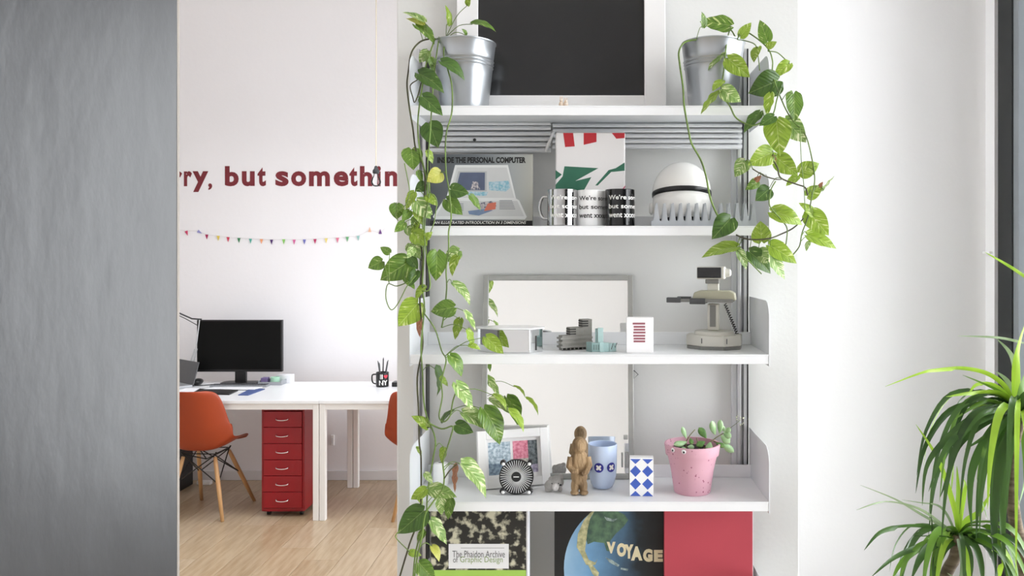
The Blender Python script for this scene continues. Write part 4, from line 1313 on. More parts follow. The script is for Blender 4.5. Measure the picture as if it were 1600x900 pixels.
# ------------------------------------------------------------------ plants
def leaf_mat(name, base, light, cream, amount, rough=.33, vein=.35):
    """waxy leaf: green with cream flecks running along the side veins, light shining through"""
    m = bpy.data.materials.new(name)
    m.use_nodes = True
    nt = m.node_tree
    N, Lk = nt.nodes, nt.links
    b = N['Principled BSDF']
    b.inputs['Roughness'].default_value = rough
    out = N['Material Output']
    tc = N.new('ShaderNodeTexCoord')
    sp = N.new('ShaderNodeSeparateXYZ')
    Lk.new(tc.outputs['Object'], sp.inputs[0])
    ab = N.new('ShaderNodeMath')
    ab.operation = 'ABSOLUTE'
    Lk.new(sp.outputs[0], ab.inputs[0])
    # coordinates that run along the side veins: (|x|, y - .8|x|)
    ma = N.new('ShaderNodeMath')
    ma.operation = 'MULTIPLY_ADD'
    Lk.new(ab.outputs[0], ma.inputs[0])
    ma.inputs[1].default_value = -.8
    Lk.new(sp.outputs[1], ma.inputs[2])
    oi = N.new('ShaderNodeObjectInfo')
    rn = N.new('ShaderNodeMath')
    rn.operation = 'MULTIPLY'
    Lk.new(oi.outputs['Random'], rn.inputs[0])
    rn.inputs[1].default_value = 37.0
    cb = N.new('ShaderNodeCombineXYZ')
    sc1 = N.new('ShaderNodeMath'); sc1.operation = 'MULTIPLY'
    Lk.new(sp.outputs[0], sc1.inputs[0]); sc1.inputs[1].default_value = 2.2
    sc2 = N.new('ShaderNodeMath'); sc2.operation = 'MULTIPLY'
    Lk.new(ma.outputs[0], sc2.inputs[0]); sc2.inputs[1].default_value = 9.0
    Lk.new(sc1.outputs[0], cb.inputs[0]); Lk.new(sc2.outputs[0], cb.inputs[1]); Lk.new(rn.outputs[0], cb.inputs[2])
    nz = N.new('ShaderNodeTexNoise')
    nz.inputs['Scale'].default_value = 1.25
    nz.inputs['Detail'].default_value = 5
    Lk.new(cb.outputs[0], nz.inputs['Vector'])
    cr = N.new('ShaderNodeValToRGB')
    e = cr.color_ramp.elements
    e[0].position, e[0].color = .30, base
    e[1].position, e[1].color = .50, light
    k = e.new(min(.97, .52 + .2 * (1 - amount)))
    k.color = light
    k = e.new(min(.99, .57 + .2 * (1 - amount)))
    k.color = cream
    Lk.new(nz.outputs[0], cr.inputs[0])
    # midrib a little paler
    ml = N.new('ShaderNodeMath'); ml.operation = 'LESS_THAN'
    Lk.new(ab.outputs[0], ml.inputs[0]); ml.inputs[1].default_value = .012
    mf = N.new('ShaderNodeMath'); mf.operation = 'MULTIPLY'
    Lk.new(ml.outputs[0], mf.inputs[0]); mf.inputs[1].default_value = vein
    mx = N.new('ShaderNodeMix'); mx.data_type = 'RGBA'
    Lk.new(mf.outputs[0], mx.inputs[0]); Lk.new(cr.outputs[0], mx.inputs[6]); mx.inputs[7].default_value = cream
    hv = N.new('ShaderNodeHueSaturation')
    mr = N.new('ShaderNodeMapRange')
    mr.inputs['To Min'].default_value, mr.inputs['To Max'].default_value = .86, 1.16
    Lk.new(oi.outputs['Random'], mr.inputs['Value'])
    Lk.new(mr.outputs[0], hv.inputs['Value'])
    Lk.new(mx.outputs[2], hv.inputs['Color'])
    Lk.new(hv.outputs[0], b.inputs['Base Color'])
    # faint vein relief
    bp = N.new('ShaderNodeBump')
    bp.inputs['Strength'].default_value = .12
    bp.inputs['Distance'].default_value = .02
    wv = N.new('ShaderNodeMath'); wv.operation = 'SINE'
    w2 = N.new('ShaderNodeMath'); w2.operation = 'MULTIPLY'
    Lk.new(ma.outputs[0], w2.inputs[0]); w2.inputs[1].default_value = 55.
    Lk.new(w2.outputs[0], wv.inputs[0]); Lk.new(wv.outputs[0], bp.inputs['Height'])
    Lk.new(bp.outputs[0], b.inputs['Normal'])
    tl = N.new('ShaderNodeBsdfTranslucent')
    Lk.new(hv.outputs[0], tl.inputs[0])
    ms = N.new('ShaderNodeMixShader')
    ms.inputs[0].default_value = .27
    Lk.new(b.outputs[0], ms.inputs[1]); Lk.new(tl.outputs[0], ms.inputs[2])
    Lk.new(ms.outputs[0], out.inputs[0])
    MATS[name] = m
    return m


LM = {
    'd': leaf_mat('leaf_dark', rgb(48, 76, 30), rgb(76, 108, 44), rgb(176, 196, 120), .2),
    'g': leaf_mat('leaf_green', rgb(70, 102, 36), rgb(106, 140, 54), rgb(206, 216, 144), .48),
    'l': leaf_mat('leaf_lime', rgb(106, 136, 38), rgb(146, 174, 60), rgb(214, 222, 156), .55),
    'p': leaf_mat('leaf_pale', rgb(94, 130, 60), rgb(140, 170, 92), rgb(222, 228, 180), .85),
    'b': leaf_mat('leaf_withered', rgb(120, 76, 56), rgb(176, 122, 96), rgb(206, 160, 132), .4, .8),
    'y': leaf_mat('leaf_yellowing', rgb(168, 176, 70), rgb(200, 200, 96), rgb(226, 220, 150), .5),
}
VT = [0, .05, .1, .17, .25, .33, .42, .52, .62, .72, .81, .89, .95, 1.0]
VW = [.36, .70, .84, .945, .995, 1.0, .955, .86, .73, .575, .41, .235, .10, 0.004]
NU_ = 9


def heart_leaf(name, tone, arch, fold, wave, seed, lobe=.12):
    """unit heart leaf, base at the origin, tip at (0,1,0), upper side +z"""
    r = random.Random(seed)
    ph, fq = r.random() * 6, 2.2 + r.random()
    skew = (r.random() - .5) * .14
    vs, fs = [], []
    for v, w in zip(VT, VW):
        for i in range(NU_):
            u = -1 + 2 * i / (NU_ - 1)
            x = .5 * w * u
            y = v - lobe * math.sin(abs(u) * math.pi * .72) * (1 - v) ** 2.2 + skew * x * (1 - v)
            z = arch * 4 * v * (1 - v) * (1 - .25 * u * u) + fold * abs(x) * (1 - .3 * v) - .35 * fold * x * x * 2 + wave * math.sin(fq * 6.28 * v + ph + (u > 0) * 1.3) * abs(u) ** 2 * w
            z += .03 * math.sin(math.pi * v) * 0
            vs.append((x + skew * .5 * math.sin(math.pi * v) * .3, y, z - fold * 0))
    n = len(VT)
    for j in range(n - 1):
        for i in range(NU_ - 1):
            fs.append((j * NU_ + i, j * NU_ + i + 1, (j + 1) * NU_ + i + 1, (j + 1) * NU_ + i))
    me = bpy.data.meshes.new(name)
    me.from_pydata(vs, [], fs)
    me.polygons.foreach_set('use_smooth', [True] * len(me.polygons))
    me.materials.append(LM[tone])
    me.update()
    return me


LEAF = {k: [heart_leaf('leaf', k, a, f, w, 7 * i + ord(k)) for i, (a, f, w) in enumerate(((.07, .22, .012), (.12, .34, .02), (.03, .15, .03), (.16, .28, .015)))] for k in LM}
LR = random.Random(5)


def place_leaf(parent, org, bx, by, tx, ty, wpx, tone, yb, yt, name='leaf', meshes=None, nat=.62):
    """leaf from its stalk end to its tip, turned about its own axis until it looks wpx wide"""
    B, T = P(bx, by, yb), P(tx, ty, yt)
    ax = T - B
    ln = ax.length
    ya = ax.normalized()
    view = (B + T) / 2 - Vector((0, 0, ZC))
    nrm = -view.normalized()
    nrm = (nrm - ya * nrm.dot(ya)).normalized()
    wid = S(wpx, (yb + yt) / 2)
    real = max(wid, nat * ln)
    roll = math.acos(max(-1, min(1, wid / real)))
    sg = 1 if LR.random() < .5 else -1
    # turn the upper side towards the sky where possible
    if (Matrix.Rotation(roll, 3, ya) @ nrm).z < (Matrix.Rotation(-roll, 3, ya) @ nrm).z:
        sg = -1
    else:
        sg = 1
    nrm = Matrix.Rotation(sg * roll, 3, ya) @ nrm
    xa = ya.cross(nrm)
    me = (meshes or LEAF[tone])[LR.randrange(len(meshes or LEAF[tone]))]
    o = bpy.data.objects.new(name, me)
    COL.objects.link(o)
    o.parent = parent
    Mx = Matrix((xa * real, ya * ln, nrm * ln)).transposed().to_4x4()
    Mx.translation = B - org
    o.matrix_basis = Mx
    return B


M_STEM = mat('green_vine_stem', rgb(112, 140, 62), .5, scale=20, col2=rgb(86, 106, 50), var=.1)
M_STEMD = mat('brown_vine_stem', rgb(82, 86, 48), .6, scale=20, col2=rgb(58, 52, 36), var=.1)


def vine(name, label, px, leaves, stems, y_over, group):
    yp_ = 2.152
    org = Vector((P(px, 0, yp_).x, yp_, Z[0] + .16))
    t = thing(name, label, 'plant', org, group=group)
    paths = []
    for k, (st, mm, r) in enumerate(stems):
        pts = [P(x, y, y_over(y, x, k)) for x, y in st]
        sp = smooth_path(pts, 5)
        paths += sp
        MB().tube([p - org for p in sp], r, 6).build('stem', mm, t, smooth=True)
    for lf in leaves:
        bx, by, tx, ty, w, tone = lf[:6]
        y0 = (lf[6] if len(lf) > 6 else y_over(by, bx, 0)) + (LR.random() - .7) * .03
        y1 = min(y0 + (LR.random() - .62) * .03, (2.02 if ty > 168 else 9))
        B = place_leaf(t, org, bx, by, tx, ty, w, tone, y0, y1)
        # leaf stalk to the nearest stem point, preferably a bit lower or level
        best = min(paths, key=lambda p: (p - B).length + .3 * max(0, p.z - B.z))
        d = (best - B)
        if d.length < .12:
            mid = (B + best) / 2 + Vector((0, -.004, .012 if d.length > .02 else .002))
            MB().tube([p - org for p in smooth_path([best, mid, B], 4)], .0011, 5, taper=.8).build('leaf_stalk', M_STEM, t, smooth=True)
    return t


def depth_left(y, x, k):
    if y < 60:
        return 2.10
    if y < 150:
        return 2.10 - (y - 60) / 90 * .10
    return 2.0 - .012 * k * .5


SL = [
    ([(676, 60), (657, 65), (643, 82), (638, 112), (636, 135), (640, 170), (645, 200), (650, 235), (662, 262), (664, 300), (658, 330), (655, 360), (660, 400), (658, 440), (656, 470), (660, 520), (660, 545), (652, 590), (654, 640), (655, 690), (658, 720), (656, 800), (640, 850), (625, 900), (618, 930)], M_STEMD, .0022),
    ([(680, 60), (666, 100), (659, 140), (653, 190), (656, 235), (668, 290), (661, 340), (662, 400), (660, 450), (663, 480), (658, 540), (660, 580), (664, 640), (680, 685), (676, 720), (668, 770), (665, 810), (650, 860), (645, 910)], M_STEM, .0021),
    ([(697, 58), (693, 85), (700, 110), (706, 135), (706, 175), (698, 205), (696, 230), (697, 270), (702, 300), (705, 340), (701, 362), (701, 390), (697, 420), (698, 450), (694, 490), (690, 512)], M_STEM, .0019),
    ([(686, 58), (679, 110), (675, 160), (672, 210), (668, 260), (671, 300), (664, 345), (664, 380), (671, 430), (671, 452), (660, 455)], M_STEM, .0018),
    ([(663, 490), (680, 515), (690, 548), (697, 563), (690, 595), (691, 620), (686, 650), (693, 659), (703, 650), (708, 625), (714, 610)], M_STEM, .0019),
    ([(668, 660), (690, 670), (707, 666), (705, 680), (697, 705), (692, 722), (694, 745), (691, 765), (676, 785), (664, 805), (660, 835), (652, 870), (647, 910)], M_STEM, .0022),
    ([(639, 440), (620, 447), (606, 444), (603, 466), (611, 484), (622, 474), (636, 447), (650, 430)], M_STEM, .0014),
    ([(652, 125), (641, 134), (645, 152), (648, 160), (654, 146), (659, 128), (668, 122)], M_STEMD, .0015),
    ([(671, 300), (682, 312), (681, 330), (678, 348), (673, 362)], M_STEM, .0014),
    ([(622, 345), (618, 333), (634, 320), (640, 300), (636, 275), (632, 255)], M_STEM, .0014),
    ([(640, 862), (620, 842), (619, 835), (626, 828)], M_STEM, .0013),
    ([(694, 748), (703, 735), (714, 725)], M_STEMD, .0016),
]
LL = [
    (662, 34, 628, 19, 9, 'p'), (661, 39, 634, 29, 9, 'y'), (650, 41, 679, 70, 17, 'g'), (699, 38, 695, 7, 9, 'l'), (731, 8, 736, -8, 9, 'l'), (738, 38, 775, 50, 9, 'g'), (728, 55, 721, 45, 6, 'g'),
    (668, 80, 655, 98, 17, 'p'), (672, 91, 677, 113, 12, 'g'), (690, 97, 726, 126, 18, 'd'), (655, 116, 694, 146, 26, 'd'), (661, 152, 692, 181, 26, 'd'),
    (671, 194, 685, 231, 36, 'd'), (643, 234, 646, 266, 33, 'g'), (688, 270, 667, 284, 26, 'y'), (664, 288, 648, 299, 18, 'd'), (705, 296, 733, 302, 24, 'd'), (698, 312, 723, 336, 26, 'g'),
    (735, 306, 751, 329, 11, 'g'), (620, 319, 620, 343, 24, 'g'), (647, 301, 634, 328, 15, 'l'), (651, 314, 673, 342, 28, 'p'), (632, 348, 616, 363, 15, 'g'), (648, 340, 651, 363, 15, 'p'),
    (647, 364, 668, 384, 27, 'l'), (642, 381, 657, 405, 24, 'p'), (609, 395, 594, 386, 13, 'g'), (597, 408, 575, 419, 23, 'g'), (640, 408, 594, 438, 41, 'g'), (640, 402, 653, 421, 17, 'd'),
    (650, 424, 640, 448, 17, 'd'), (683, 394, 681, 439, 31, 'g'), (717, 392, 693, 408, 24, 'p'), (716, 401, 707, 432, 14, 'l'), (708, 444, 734, 478, 15, 'p'), (653, 474, 622, 510, 40, 'l'),
    (709, 480, 673, 487, 29, 'g'), (727, 487, 743, 517, 10, 'p'), (719, 499, 711, 531, 15, 'l'), (658, 498, 657, 528, 9, 'b'), (731, 516, 739, 546, 11, 'l'), (760, 527, 787, 553, 24, 'l'),
    (733, 540, 751, 547, 9, 'l'), (703, 556, 721, 589, 20, 'g'), (679, 576, 682, 620, 11, 'd'), (713, 600, 739, 641, 22, 'p'), (724, 646, 768, 674, 25, 'p'), (756, 640, 781, 695, 35, 'g'),
    (713, 664, 740, 676, 22, 'd'), (771, 618, 791, 641, 10, 'l'), (795, 642, 818, 676, 13, 'l'), (667, 668, 642, 650, 16, 'l'), (721, 726, 759, 779, 24, 'p'), (714, 728, 711, 770, 9, 'b'),
    (666, 764, 642, 780, 18, 'l'), (671, 764, 714, 777, 24, 'p'), (688, 779, 690, 805, 17, 'p'), (704, 778, 700, 812, 18, 'g'), (662, 798, 621, 834, 40, 'd'), (674, 813, 698, 851, 19, 'p'),
    (675, 854, 686, 878, 13, 'y'), (640, 863, 659, 868, 12, 'l'), (655, 880, 680, 908, 26, 'g'), (692, 660, 712, 640, 8, 'd'), (648, 330, 660, 352, 14, 'l'), (655, 345, 645, 372, 12, 'l'),
    (664, 448, 650, 470, 12, 'l'), (668, 306, 684, 322, 16, 'l'), (640, 330, 628, 346, 15, 'g'), (662, 322, 676, 336, 14, 'p'), (636, 356, 648, 372, 15, 'p'), (664, 372, 676, 362, 12, 'l'), (634, 436, 648, 452, 12, 'g'),
    (652, 268, 660, 286, 10, 'g'), (646, 388, 636, 404, 13, 'p'), (668, 236, 676, 256, 11, 'l'), (688, 590, 700, 604, 9, 'l'), (664, 740, 676, 756, 11, 'p'), (648, 772, 660, 790, 10, 'l'), (664, 830, 652, 846, 12, 'g'), (650, 700, 658, 716, 6, 'l'), (694, 700, 690, 724, 12, 'l'),
]
vine('trailing_pothos', 'long trailing variegated vine hanging from the left metal pot', 725.5, LL, SL, depth_left, 'trailing pothos vines')


def depth_right(y, x, k):
    if y < 60:
        return 2.10
    if y < 150:
        return 2.085 - (y - 60) / 90 * .085
    if x > 1215:
        return 2.02 - .01 * k
    return 2.0 - .008 * k


SR = [
    ([(1088, 62), (1070, 66), (1061, 80), (1062, 100), (1067, 135), (1069, 165), (1076, 205), (1081, 225), (1095, 250), (1103, 275), (1110, 310), (1121, 336), (1130, 344)], M_STEM, .0024),
    ([(1150, 60), (1141, 47), (1135, 70), (1131, 110), (1127, 145), (1140, 165), (1151, 185), (1175, 196), (1195, 188), (1208, 178), (1214, 155), (1220, 138)], M_STEM, .002),
    ([(1152, 62), (1160, 48), (1180, 58), (1200, 76), (1207, 95), (1208, 120), (1225, 165), (1240, 190), (1258, 210), (1268, 245), (1273, 280), (1268, 310), (1262, 340), (1253, 365), (1249, 385), (1238, 399)], M_STEM, .0019),
    ([(1256, 341), (1240, 356), (1220, 366), (1200, 373), (1170, 374), (1150, 367)], M_STEMD, .0019),
    ([(1209, 252), (1215, 262), (1220, 278), (1245, 288), (1258, 293), (1262, 305)], M_STEMD, .002),
    ([(1176, 264), (1195, 275), (1212, 280), (1222, 280)], M_STEMD, .0015),
    ([(1212, 283), (1204, 298), (1202, 318), (1207, 328), (1222, 345), (1230, 358), (1228, 382)], M_STEM, .0016),
    ([(1250, 200), (1252, 250), (1256, 290), (1258, 330)], M_STEM, .0012),
    ([(1153, 392), (1170, 408), (1180, 418), (1190, 428)], M_STEM, .0014),
    ([(1200, 80), (1214, 82), (1226, 92), (1232, 98)], M_STEM, .0014),
    ([(1152, 62), (1166, 64), (1180, 70), (1184, 84), (1187, 110)], M_STEM, .0014),
]
LRT = [
    (1141, 40, 1093, 34, 25, 'g'), (1098, 42, 1096, 18, 10, 'g'), (1157, 57, 1174, 35, 17, 'l'), (1199, 64, 1187, 31, 22, 'g'), (1199, 73, 1214, 65, 12, 'l'), (1184, 75, 1178, 98, 15, 'l'), (1131, 85, 1106, 111, 11, 'p'),
    (1138, 92, 1172, 121, 30, 'l'), (1215, 126, 1169, 146, 44, 'd'), (1233, 100, 1209, 123, 20, 'l'), (1128, 127, 1113, 143, 13, 'l'), (1129, 140, 1158, 159, 27, 'p'), (1123, 144, 1095, 179, 11, 'l'),
    (1204, 147, 1199, 181, 16, 'l'), (1240, 147, 1241, 192, 27, 'g'), (1187, 176, 1162, 208, 17, 'd'), (1209, 182, 1186, 197, 18, 'd'), (1213, 189, 1219, 244, 43, 'l'), (1228, 188, 1260, 223, 34, 'p'),
    (1206, 238, 1168, 258, 34, 'l'), (1164, 252, 1148, 277, 25, 'p'), (1214, 247, 1247, 273, 31, 'l'), (1250, 270, 1280, 255, 27, 'l'), (1183, 284, 1164, 297, 17, 'g'), (1201, 296, 1180, 314, 27, 'd'),
    (1246, 276, 1228, 291, 13, 'l'), (1262, 306, 1286, 290, 22, 'l'), (1287, 297, 1305, 274, 4, 'p'), (1206, 244, 1213, 254, 9, 'b'), (1181, 282, 1190, 274, 9, 'b'), (1280, 292, 1286, 284, 6, 'b'),
    (1206, 332, 1254, 352, 28, 'l'), (1264, 332, 1295, 368, 34, 'l'), (1270, 337, 1247, 317, 14, 'l'), (1141, 342, 1112, 374, 36, 'd'), (1151, 386, 1096, 403, 20, 'l'), (1190, 377, 1188, 345, 31, 'l'),
    (1152, 393, 1166, 422, 15, 'p'), (1171, 394, 1204, 428, 27, 'd'), (1203, 384, 1245, 412, 28, 'l'), (1200, 394, 1226, 437, 22, 'p'), (1262, 368, 1307, 389, 21, 'l'), (1265, 378, 1260, 393, 8, 'p'),
    (1185, 392, 1200, 412, 26, 'p'),
]
vine('trailing_pothos', 'lime-green trailing vine hanging from the right metal pot', 1114, LRT, SR, depth_right, 'trailing pothos vines')

# ------------------------------------------------------------------ succulent in the pink pot
def fat_leaf(name, m):
    vs, fs = [], []
    nv, nu = 8, 8
    for j in range(nv + 1):
        v = j / nv
        w = .52 * (math.sin(math.pi * min(1, v * .98 + .02)) ** .7) * (.45 + .75 * v) if 0 < j < nv else .012
        for i in range(nu):
            a = 2 * math.pi * i / nu
            vs.append((w * math.cos(a), v, .3 * w * math.sin(a) + .12 * v * v))
    for j in range(nv):
        for i in range(nu):
            fs.append((j * nu + i, j * nu + (i + 1) % nu, (j + 1) * nu + (i + 1) % nu, (j + 1) * nu + i))
    return MB().add(vs, fs).mesh(name, m, True)


M_SUC = mat('pale_succulent_leaf', rgb(178, 208, 160), .45, var=.05, scale=3, col2=rgb(150, 188, 134))
M_SUCD = mat('green_succulent_leaf', rgb(116, 158, 84), .45, var=.05, scale=3, col2=rgb(84, 128, 62))
FL = {'p': [fat_leaf('leaf', M_SUC)], 'g': [fat_leaf('leaf', M_SUCD)]}
yy = on(Z[3], 777) + .052
org = Vector((P(1092, 0, yy).x, yy, Z[3] + .13))
t = thing('succulent', 'pale green fleshy-leaved succulent growing in the pink pot', 'plant', org)
for st in ([(1095, 706), (1108, 692), (1120, 683), (1132, 676)], [(1072, 704), (1072, 690), (1078, 680), (1086, 671)], [(1115, 690), (1124, 692), (1134, 696)], [(1094, 706), (1090, 690), (1088, 684)]):
    MB().tube([P(x, y, yy - .012) - org for x, y in st], .0016, 6, taper=.7).build('stem', mat('succulent_stem', rgb(126, 128, 76), .6), t, smooth=True)
for bx, by, tx, ty, w, tone in ((1073, 686, 1064, 667, 8, 'p'), (1074, 690, 1052, 697, 11, 'p'), (1078, 684, 1082, 695, 8, 'g'), (1074, 698, 1084, 699, 9, 'p'), (1104, 685, 1092, 668, 13, 'g'), (1118, 680, 1109, 657, 12, 'p'),
                                (1124, 678, 1127, 655, 11, 'p'), (1110, 690, 1107, 706, 13, 'p'), (1126, 680, 1140, 692, 14, 'p'), (1130, 676, 1143, 684, 11, 'p'), (1132, 678, 1142, 668, 9, 'p'), (1126, 692, 1146, 706, 13, 'p'),
                                (1118, 692, 1132, 698, 9, 'g'), (1102, 690, 1088, 697, 12, 'g'), (1072, 700, 1064, 702, 8, 'p'), (1132, 675, 1128, 664, 7, 'p')):
    place_leaf(t, org, bx, by, tx, ty, w, tone, yy - .012, yy - .03 + LR.random() * .03, meshes=FL[tone], nat=.5)
M_BUD = mat('pale_flower_bud', rgb(226, 230, 196), .6, var=.05)
MB().tube([P(x, y, yy + .02) - org for x, y in ((1134, 676), (1142, 668), (1150, 662), (1157, 656))], .0006, 5).build('flower_stalk', M_STEM, t, smooth=True)
for k in range(12):
    px_, py_ = 1150 + LR.random() * 12 + (10 if k > 9 else 0), 648 + LR.random() * 18
    p = P(px_, py_, yy + .012 + LR.random() * .02) - org
    MB().ball(p, .0013 + .0008 * LR.random(), n=8, m=6).build('flower_bud', M_BUD, t, smooth=True)

# ------------------------------------------------------------------ dragon tree by the window
LMD = {
    'd': leaf_mat('strap_leaf_dark', rgb(44, 72, 34), rgb(70, 104, 46), rgb(112, 148, 66), .3, .35, .2),
    'g': leaf_mat('strap_leaf_green', rgb(76, 116, 42), rgb(108, 150, 54), rgb(150, 186, 84), .3, .35, .2),
    'l': leaf_mat('strap_leaf_lime', rgb(136, 178, 44), rgb(168, 206, 66), rgb(206, 226, 120), .3, .35, .2),
    'w': leaf_mat('strap_leaf_greyish', rgb(128, 150, 112), rgb(160, 178, 142), rgb(196, 206, 176), .3, .25, .2),
}


def strap(parent, org, pts, wid, tone, twist=.5):
    """long strap leaf along a bent path"""
    sp = smooth_path(pts, 5)
    n = len(sp)
    vs, fs = [], []
    prev = None
    for i, p in enumerate(sp):
        u = i / (n - 1)
        tan = (sp[min(i + 1, n - 1)] - sp[max(i - 1, 0)]).normalized()
        sd = tan.cross(Vector((0, 0, 1)))
        if sd.length < .1:
            sd = Vector((1, 0, 0))
        sd.normalize()
        # broad side partly towards the room
        fr_ = Vector((0, -1, 0))
        alt = tan.cross(fr_)
        if alt.length > .1:
            if alt.dot(sd) < 0:
                alt = -alt
            sd = (sd * (1 - twist) + alt.normalized() * twist).normalized()
        if prev is not None and sd.dot(prev) < 0:
            sd = -sd
        prev = sd
        nr = sd.cross(tan).normalized()
        w = wid * .5 * (min(1, .45 + u * 3.2)) * (1 - max(0, (u - .45) / .55) ** 1.5) + .0003
        vs += [p - sd * w + nr * w * .28 - org, p - org, p + sd * w + nr * w * .28 - org]
    for i in range(n - 1):
        fs += [(3 * i, 3 * i + 1, 3 * i + 4, 3 * i + 3), (3 * i + 1, 3 * i + 2, 3 * i + 5, 3 * i + 4)]
    me = bpy.data.meshes.new('leaf')
    me.from_pydata([tuple(v) for v in vs], [], fs)
    me.polygons.foreach_set('use_smooth', [True] * len(me.polygons))
    me.materials.append(LMD[tone])
    o = bpy.data.objects.new('leaf', me)
    COL.objects.link(o)
    o.parent = parent


yd = 2.1
org = Vector((P(1590, 0, yd).x, yd, .0))
t = thing('dragon_tree', 'dragon tree with drooping strap leaves beside the dark window frame', 'plant', org)
M_TRUNK = mat('ringed_trunk', rgb(132, 116, 96), .85, scale=40, stretch=(.3, .3, 2.2), col2=rgb(94, 80, 64), bump=.4, bscale=60)
tr1 = [P(1594, 652, yd), P(1584, 700, yd), P(1580, 760, yd), P(1588, 825, yd + .01), P(1600, 870, yd + .01), Vector((P(1600, 0, yd).x, yd, .62)), Vector((org.x, yd, .3))]
MB().tube([p - org for p in smooth_path(tr1, 5)], .0135, 10, taper=1.5).build('trunk', M_TRUNK, t, smooth=True)
tr2 = [P(1497, 838, yd - .03), P(1492, 870, yd - .03), P(1476, 920, yd - .03), Vector((P(1500, 0, yd).x, yd, .5)), Vector((org.x - .04, yd, .3))]
MB().tube([p - org for p in smooth_path(tr2, 5)], .014, 10, taper=1.2).build('trunk', M_TRUNK, t, smooth=True)
DR = random.Random(21)


def pl(seq, d0=0., d1=-.06):
    n = len(seq)
    return [P(x, y, yd + d0 + (d1 - d0) * i / (n - 1)) for i, (x, y) in enumerate(seq)]


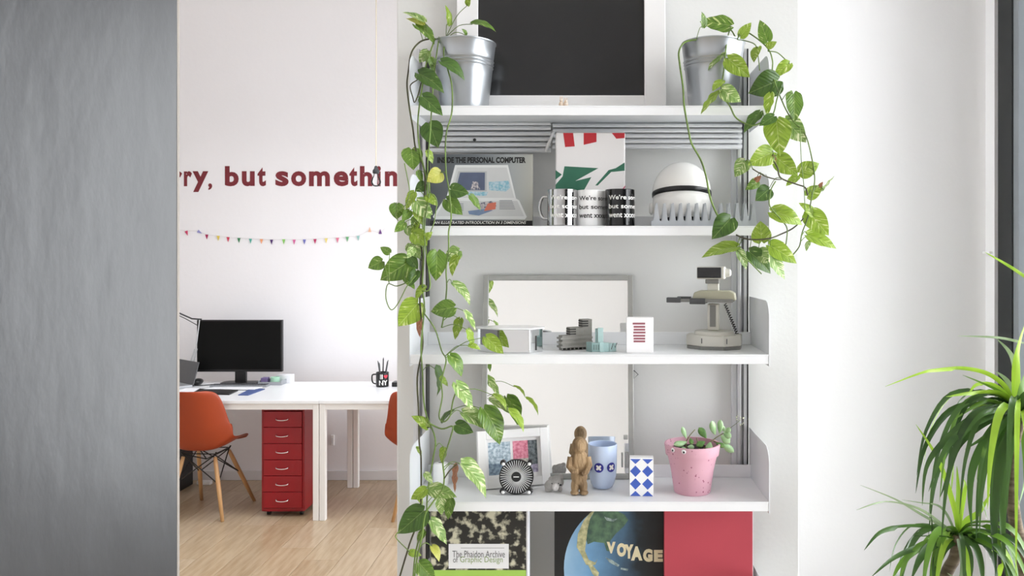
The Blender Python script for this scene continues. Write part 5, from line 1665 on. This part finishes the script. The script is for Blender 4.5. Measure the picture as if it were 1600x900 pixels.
EXP = [
    ([(1594, 640), (1606, 560), (1600, 432), (1539, 394)][2:] and [(1612, 440), (1580, 418), (1539, 394)], 5, 'l', .02, -.03),
    ([(1594, 640), (1600, 560), (1602, 537), (1560, 528), (1496, 525)][2:], 5, 'w', .0, -.05),
    ([(1590, 640), (1586, 575), (1577, 550), (1557, 529)], 8, 'w', .03, .0),
    ([(1590, 640), (1588, 600), (1590, 553), (1602, 505)], 13, 'l', 0, -.03),
    ([(1588, 640), (1571, 605), (1542, 584), (1502, 576), (1464, 578), (1438, 583), (1383, 604)], 8, 'l', 0, -.12),
    ([(1588, 640), (1577, 600), (1556, 580)], 8, 'w', .02, -.02),
    ([(1588, 640), (1571, 618), (1542, 602), (1504, 586)], 5, 'g', 0, -.06),
    ([(1588, 642), (1565, 616), (1520, 614), (1478, 620)], 9, 'l', 0, -.08),
    ([(1590, 642), (1560, 606), (1528, 600), (1512, 618)], 7, 'l', 0, -.05),
    ([(1585, 640), (1545, 626), (1520, 636), (1492, 655)], 7, 'g', 0, -.06),
    ([(1588, 642), (1556, 642), (1513, 657), (1470, 695), (1447, 732), (1441, 790)], 11, 'd', -.02, -.12),
    ([(1588, 645), (1550, 648), (1502, 675), (1473, 709), (1451, 768)], 11, 'd', -.02, -.13),
    ([(1588, 648), (1560, 650), (1525, 669), (1496, 698), (1482, 741), (1469, 777)], 11, 'd', -.02, -.1),
    ([(1590, 650), (1565, 655), (1537, 692), (1519, 735), (1516, 784), (1519, 828)], 13, 'd', -.02, -.1),
    ([(1590, 650), (1568, 665), (1548, 706), (1531, 756), (1525, 842)], 14, 'd', -.02, -.09),
    ([(1592, 652), (1575, 672), (1560, 727), (1553, 813), (1556, 905)], 19, 'd', -.03, -.09),
    ([(1592, 652), (1580, 676), (1570, 740), (1566, 820), (1572, 905)], 16, 'd', -.04, -.08),
    ([(1590, 650), (1556, 668), (1540, 700), (1530, 760), (1543, 812)], 10, 'g', -.01, -.03),
    ([(1590, 650), (1570, 640), (1546, 680), (1534, 720), (1528, 760)], 10, 'g', .03, .03),
    ([(1590, 650), (1605, 640), (1622, 690), (1620, 760)], 14, 'd', -.02, -.05),
    ([(1592, 650), (1600, 670), (1604, 740), (1592, 790)], 12, 'g', .02, .03),
    ([(1588, 645), (1600, 662), (1560, 690), (1520, 697)][0:1] + [(1570, 660), (1540, 682), (1508, 702)], 8, 'd', -.03, -.1),
    ([(1592, 640), (1600, 600), (1615, 560)], 14, 'g', -.02, -.04),
    ([(1590, 645), (1560, 640), (1530, 650), (1500, 690), (1482, 760)][0:4], 9, 'd', -.04, -.12),
    ([(1594, 645), (1620, 650), (1650, 700)], 14, 'd', -.02, -.08), ([(1594, 645), (1602, 618), (1630, 600)], 14, 'd', -.02, -.1),
    ([(1498, 838), (1493, 802), (1467, 721), (1431, 663)], 8, 'l', 0, -.03),
    ([(1497, 838), (1497, 800), (1497, 770), (1495, 728)], 10, 'l', 0, -.01),
    ([(1495, 838), (1480, 805), (1465, 790), (1440, 786), (1409, 781)], 4, 'w', 0, -.06),
    ([(1496, 838), (1478, 826), (1441, 805), (1398, 780), (1344, 758)], 5, 'w', 0, -.1),
    ([(1494, 838), (1475, 822), (1435, 795), (1383, 784), (1338, 797)], 5, 'w', 0, -.12),
    ([(1494, 840), (1455, 825), (1412, 823), (1375, 832), (1350, 860)], 9, 'd', 0, -.13),
    ([(1494, 840), (1447, 851), (1398, 871), (1362, 901)], 8, 'd', 0, -.13),
    ([(1492, 842), (1460, 850), (1438, 872), (1424, 905)], 14, 'd', -.02, -.1),
    ([(1492, 842), (1450, 848), (1420, 868), (1405, 905)], 11, 'g', -.02, -.1),
    ([(1492, 842), (1440, 855), (1408, 880), (1394, 905)], 10, 'g', 0, -.08),
    ([(1494, 842), (1474, 856), (1462, 885), (1460, 915)], 15, 'd', -.03, -.08),
    ([(1498, 842), (1510, 860), (1514, 890), (1512, 920)], 15, 'd', -.03, -.08),
    ([(1498, 842), (1520, 850), (1532, 880), (1536, 915)], 14, 'd', -.02, -.06),
    ([(1498, 840), (1515, 838), (1540, 835), (1552, 825)], 8, 'g', .02, .02),
    ([(1498, 838), (1510, 815), (1530, 800), (1548, 770)], 10, 'l', .02, .04),
    ([(1498, 840), (1520, 830), (1545, 845), (1556, 880)], 10, 'g', .02, .02),
    ([(1497, 838), (1502, 800), (1508, 760), (1502, 745)], 7, 'l', .03, .04),
    ([(1456, 845), (1457, 830), (1455, 805)], 3, 'd', -.05, -.06),
    ([(1492, 842), (1470, 838), (1436, 838), (1425, 838)], 3, 'd', -.04, -.06),
    ([(1496, 842), (1504, 880), (1500, 905), (1480, 895)], 8, 'w', -.05, -.09),
    ([(1590, 900), (1575, 870), (1560, 850), (1548, 872)], 9, 'l', .04, .04), ([(1592, 880), (1586, 840), (1570, 822), (1560, 838)], 9, 'g', .04, .05),
    ([(1592, 900), (1598, 860), (1610, 840), (1620, 860)], 9, 'l', .04, .04), ([(1560, 905), (1566, 880), (1580, 868), (1598, 872)], 8, 'l', .05, .05),
]
for seq, w, tone, d0, d1 in EXP:
    strap(t, org, pl(seq, d0, d1), S(w, yd) * .95, tone, .55)
for cxp, cyp, nn, rmin, rmax in ((1592, 646, 34, 150, 270), (1497, 840, 22, 90, 190)):
    for k in range(nn):
        a = DR.uniform(-.1, math.pi + .1) if cxp > 1550 else DR.uniform(-.2, math.pi * 1.05)
        el = DR.uniform(-.1, .9)
        ln = DR.uniform(rmin, rmax) * yd / F
        dy_ = DR.uniform(-1, .55)
        hd_ = Vector((math.cos(a) * .9, dy_, 0)).normalized()
        b0 = P(cxp, cyp, yd)
        up_ = Vector((0, 0, 1))
        dr = DR.uniform(.55, 1.25)
        pts_ = [b0, b0 + hd_ * ln * .18 * math.cos(el) + up_ * ln * .2 * math.sin(el) , b0 + hd_ * ln * .42 + up_ * ln * (.3 * math.sin(el) - .1 * dr), b0 + hd_ * ln * .58 + up_ * ln * (.2 * math.sin(el) - .38 * dr), b0 + hd_ * ln * .64 + up_ * ln * (.1 * math.sin(el) - .75 * dr)]
        if any(p.x > XW - .03 or p.y > YR - .05 for p in pts_):
            continue
        strap(t, org, pts_, S(DR.uniform(7, 12), yd), 'ddddggl'[DR.randrange(7)], .4)
pt = thing('floor_planter', 'dark planter at the foot of the dragon tree, below the picture edge', 'planter', (org.x - .02, yd, 0))
MB().lathe([(0, 0), (.14, 0), (.145, .01), (.18, .32), (.175, .325), (.165, .32), (.16, .28), (0, .28)], 32).build('planter_wall', M_DARK, pt, auto=40)
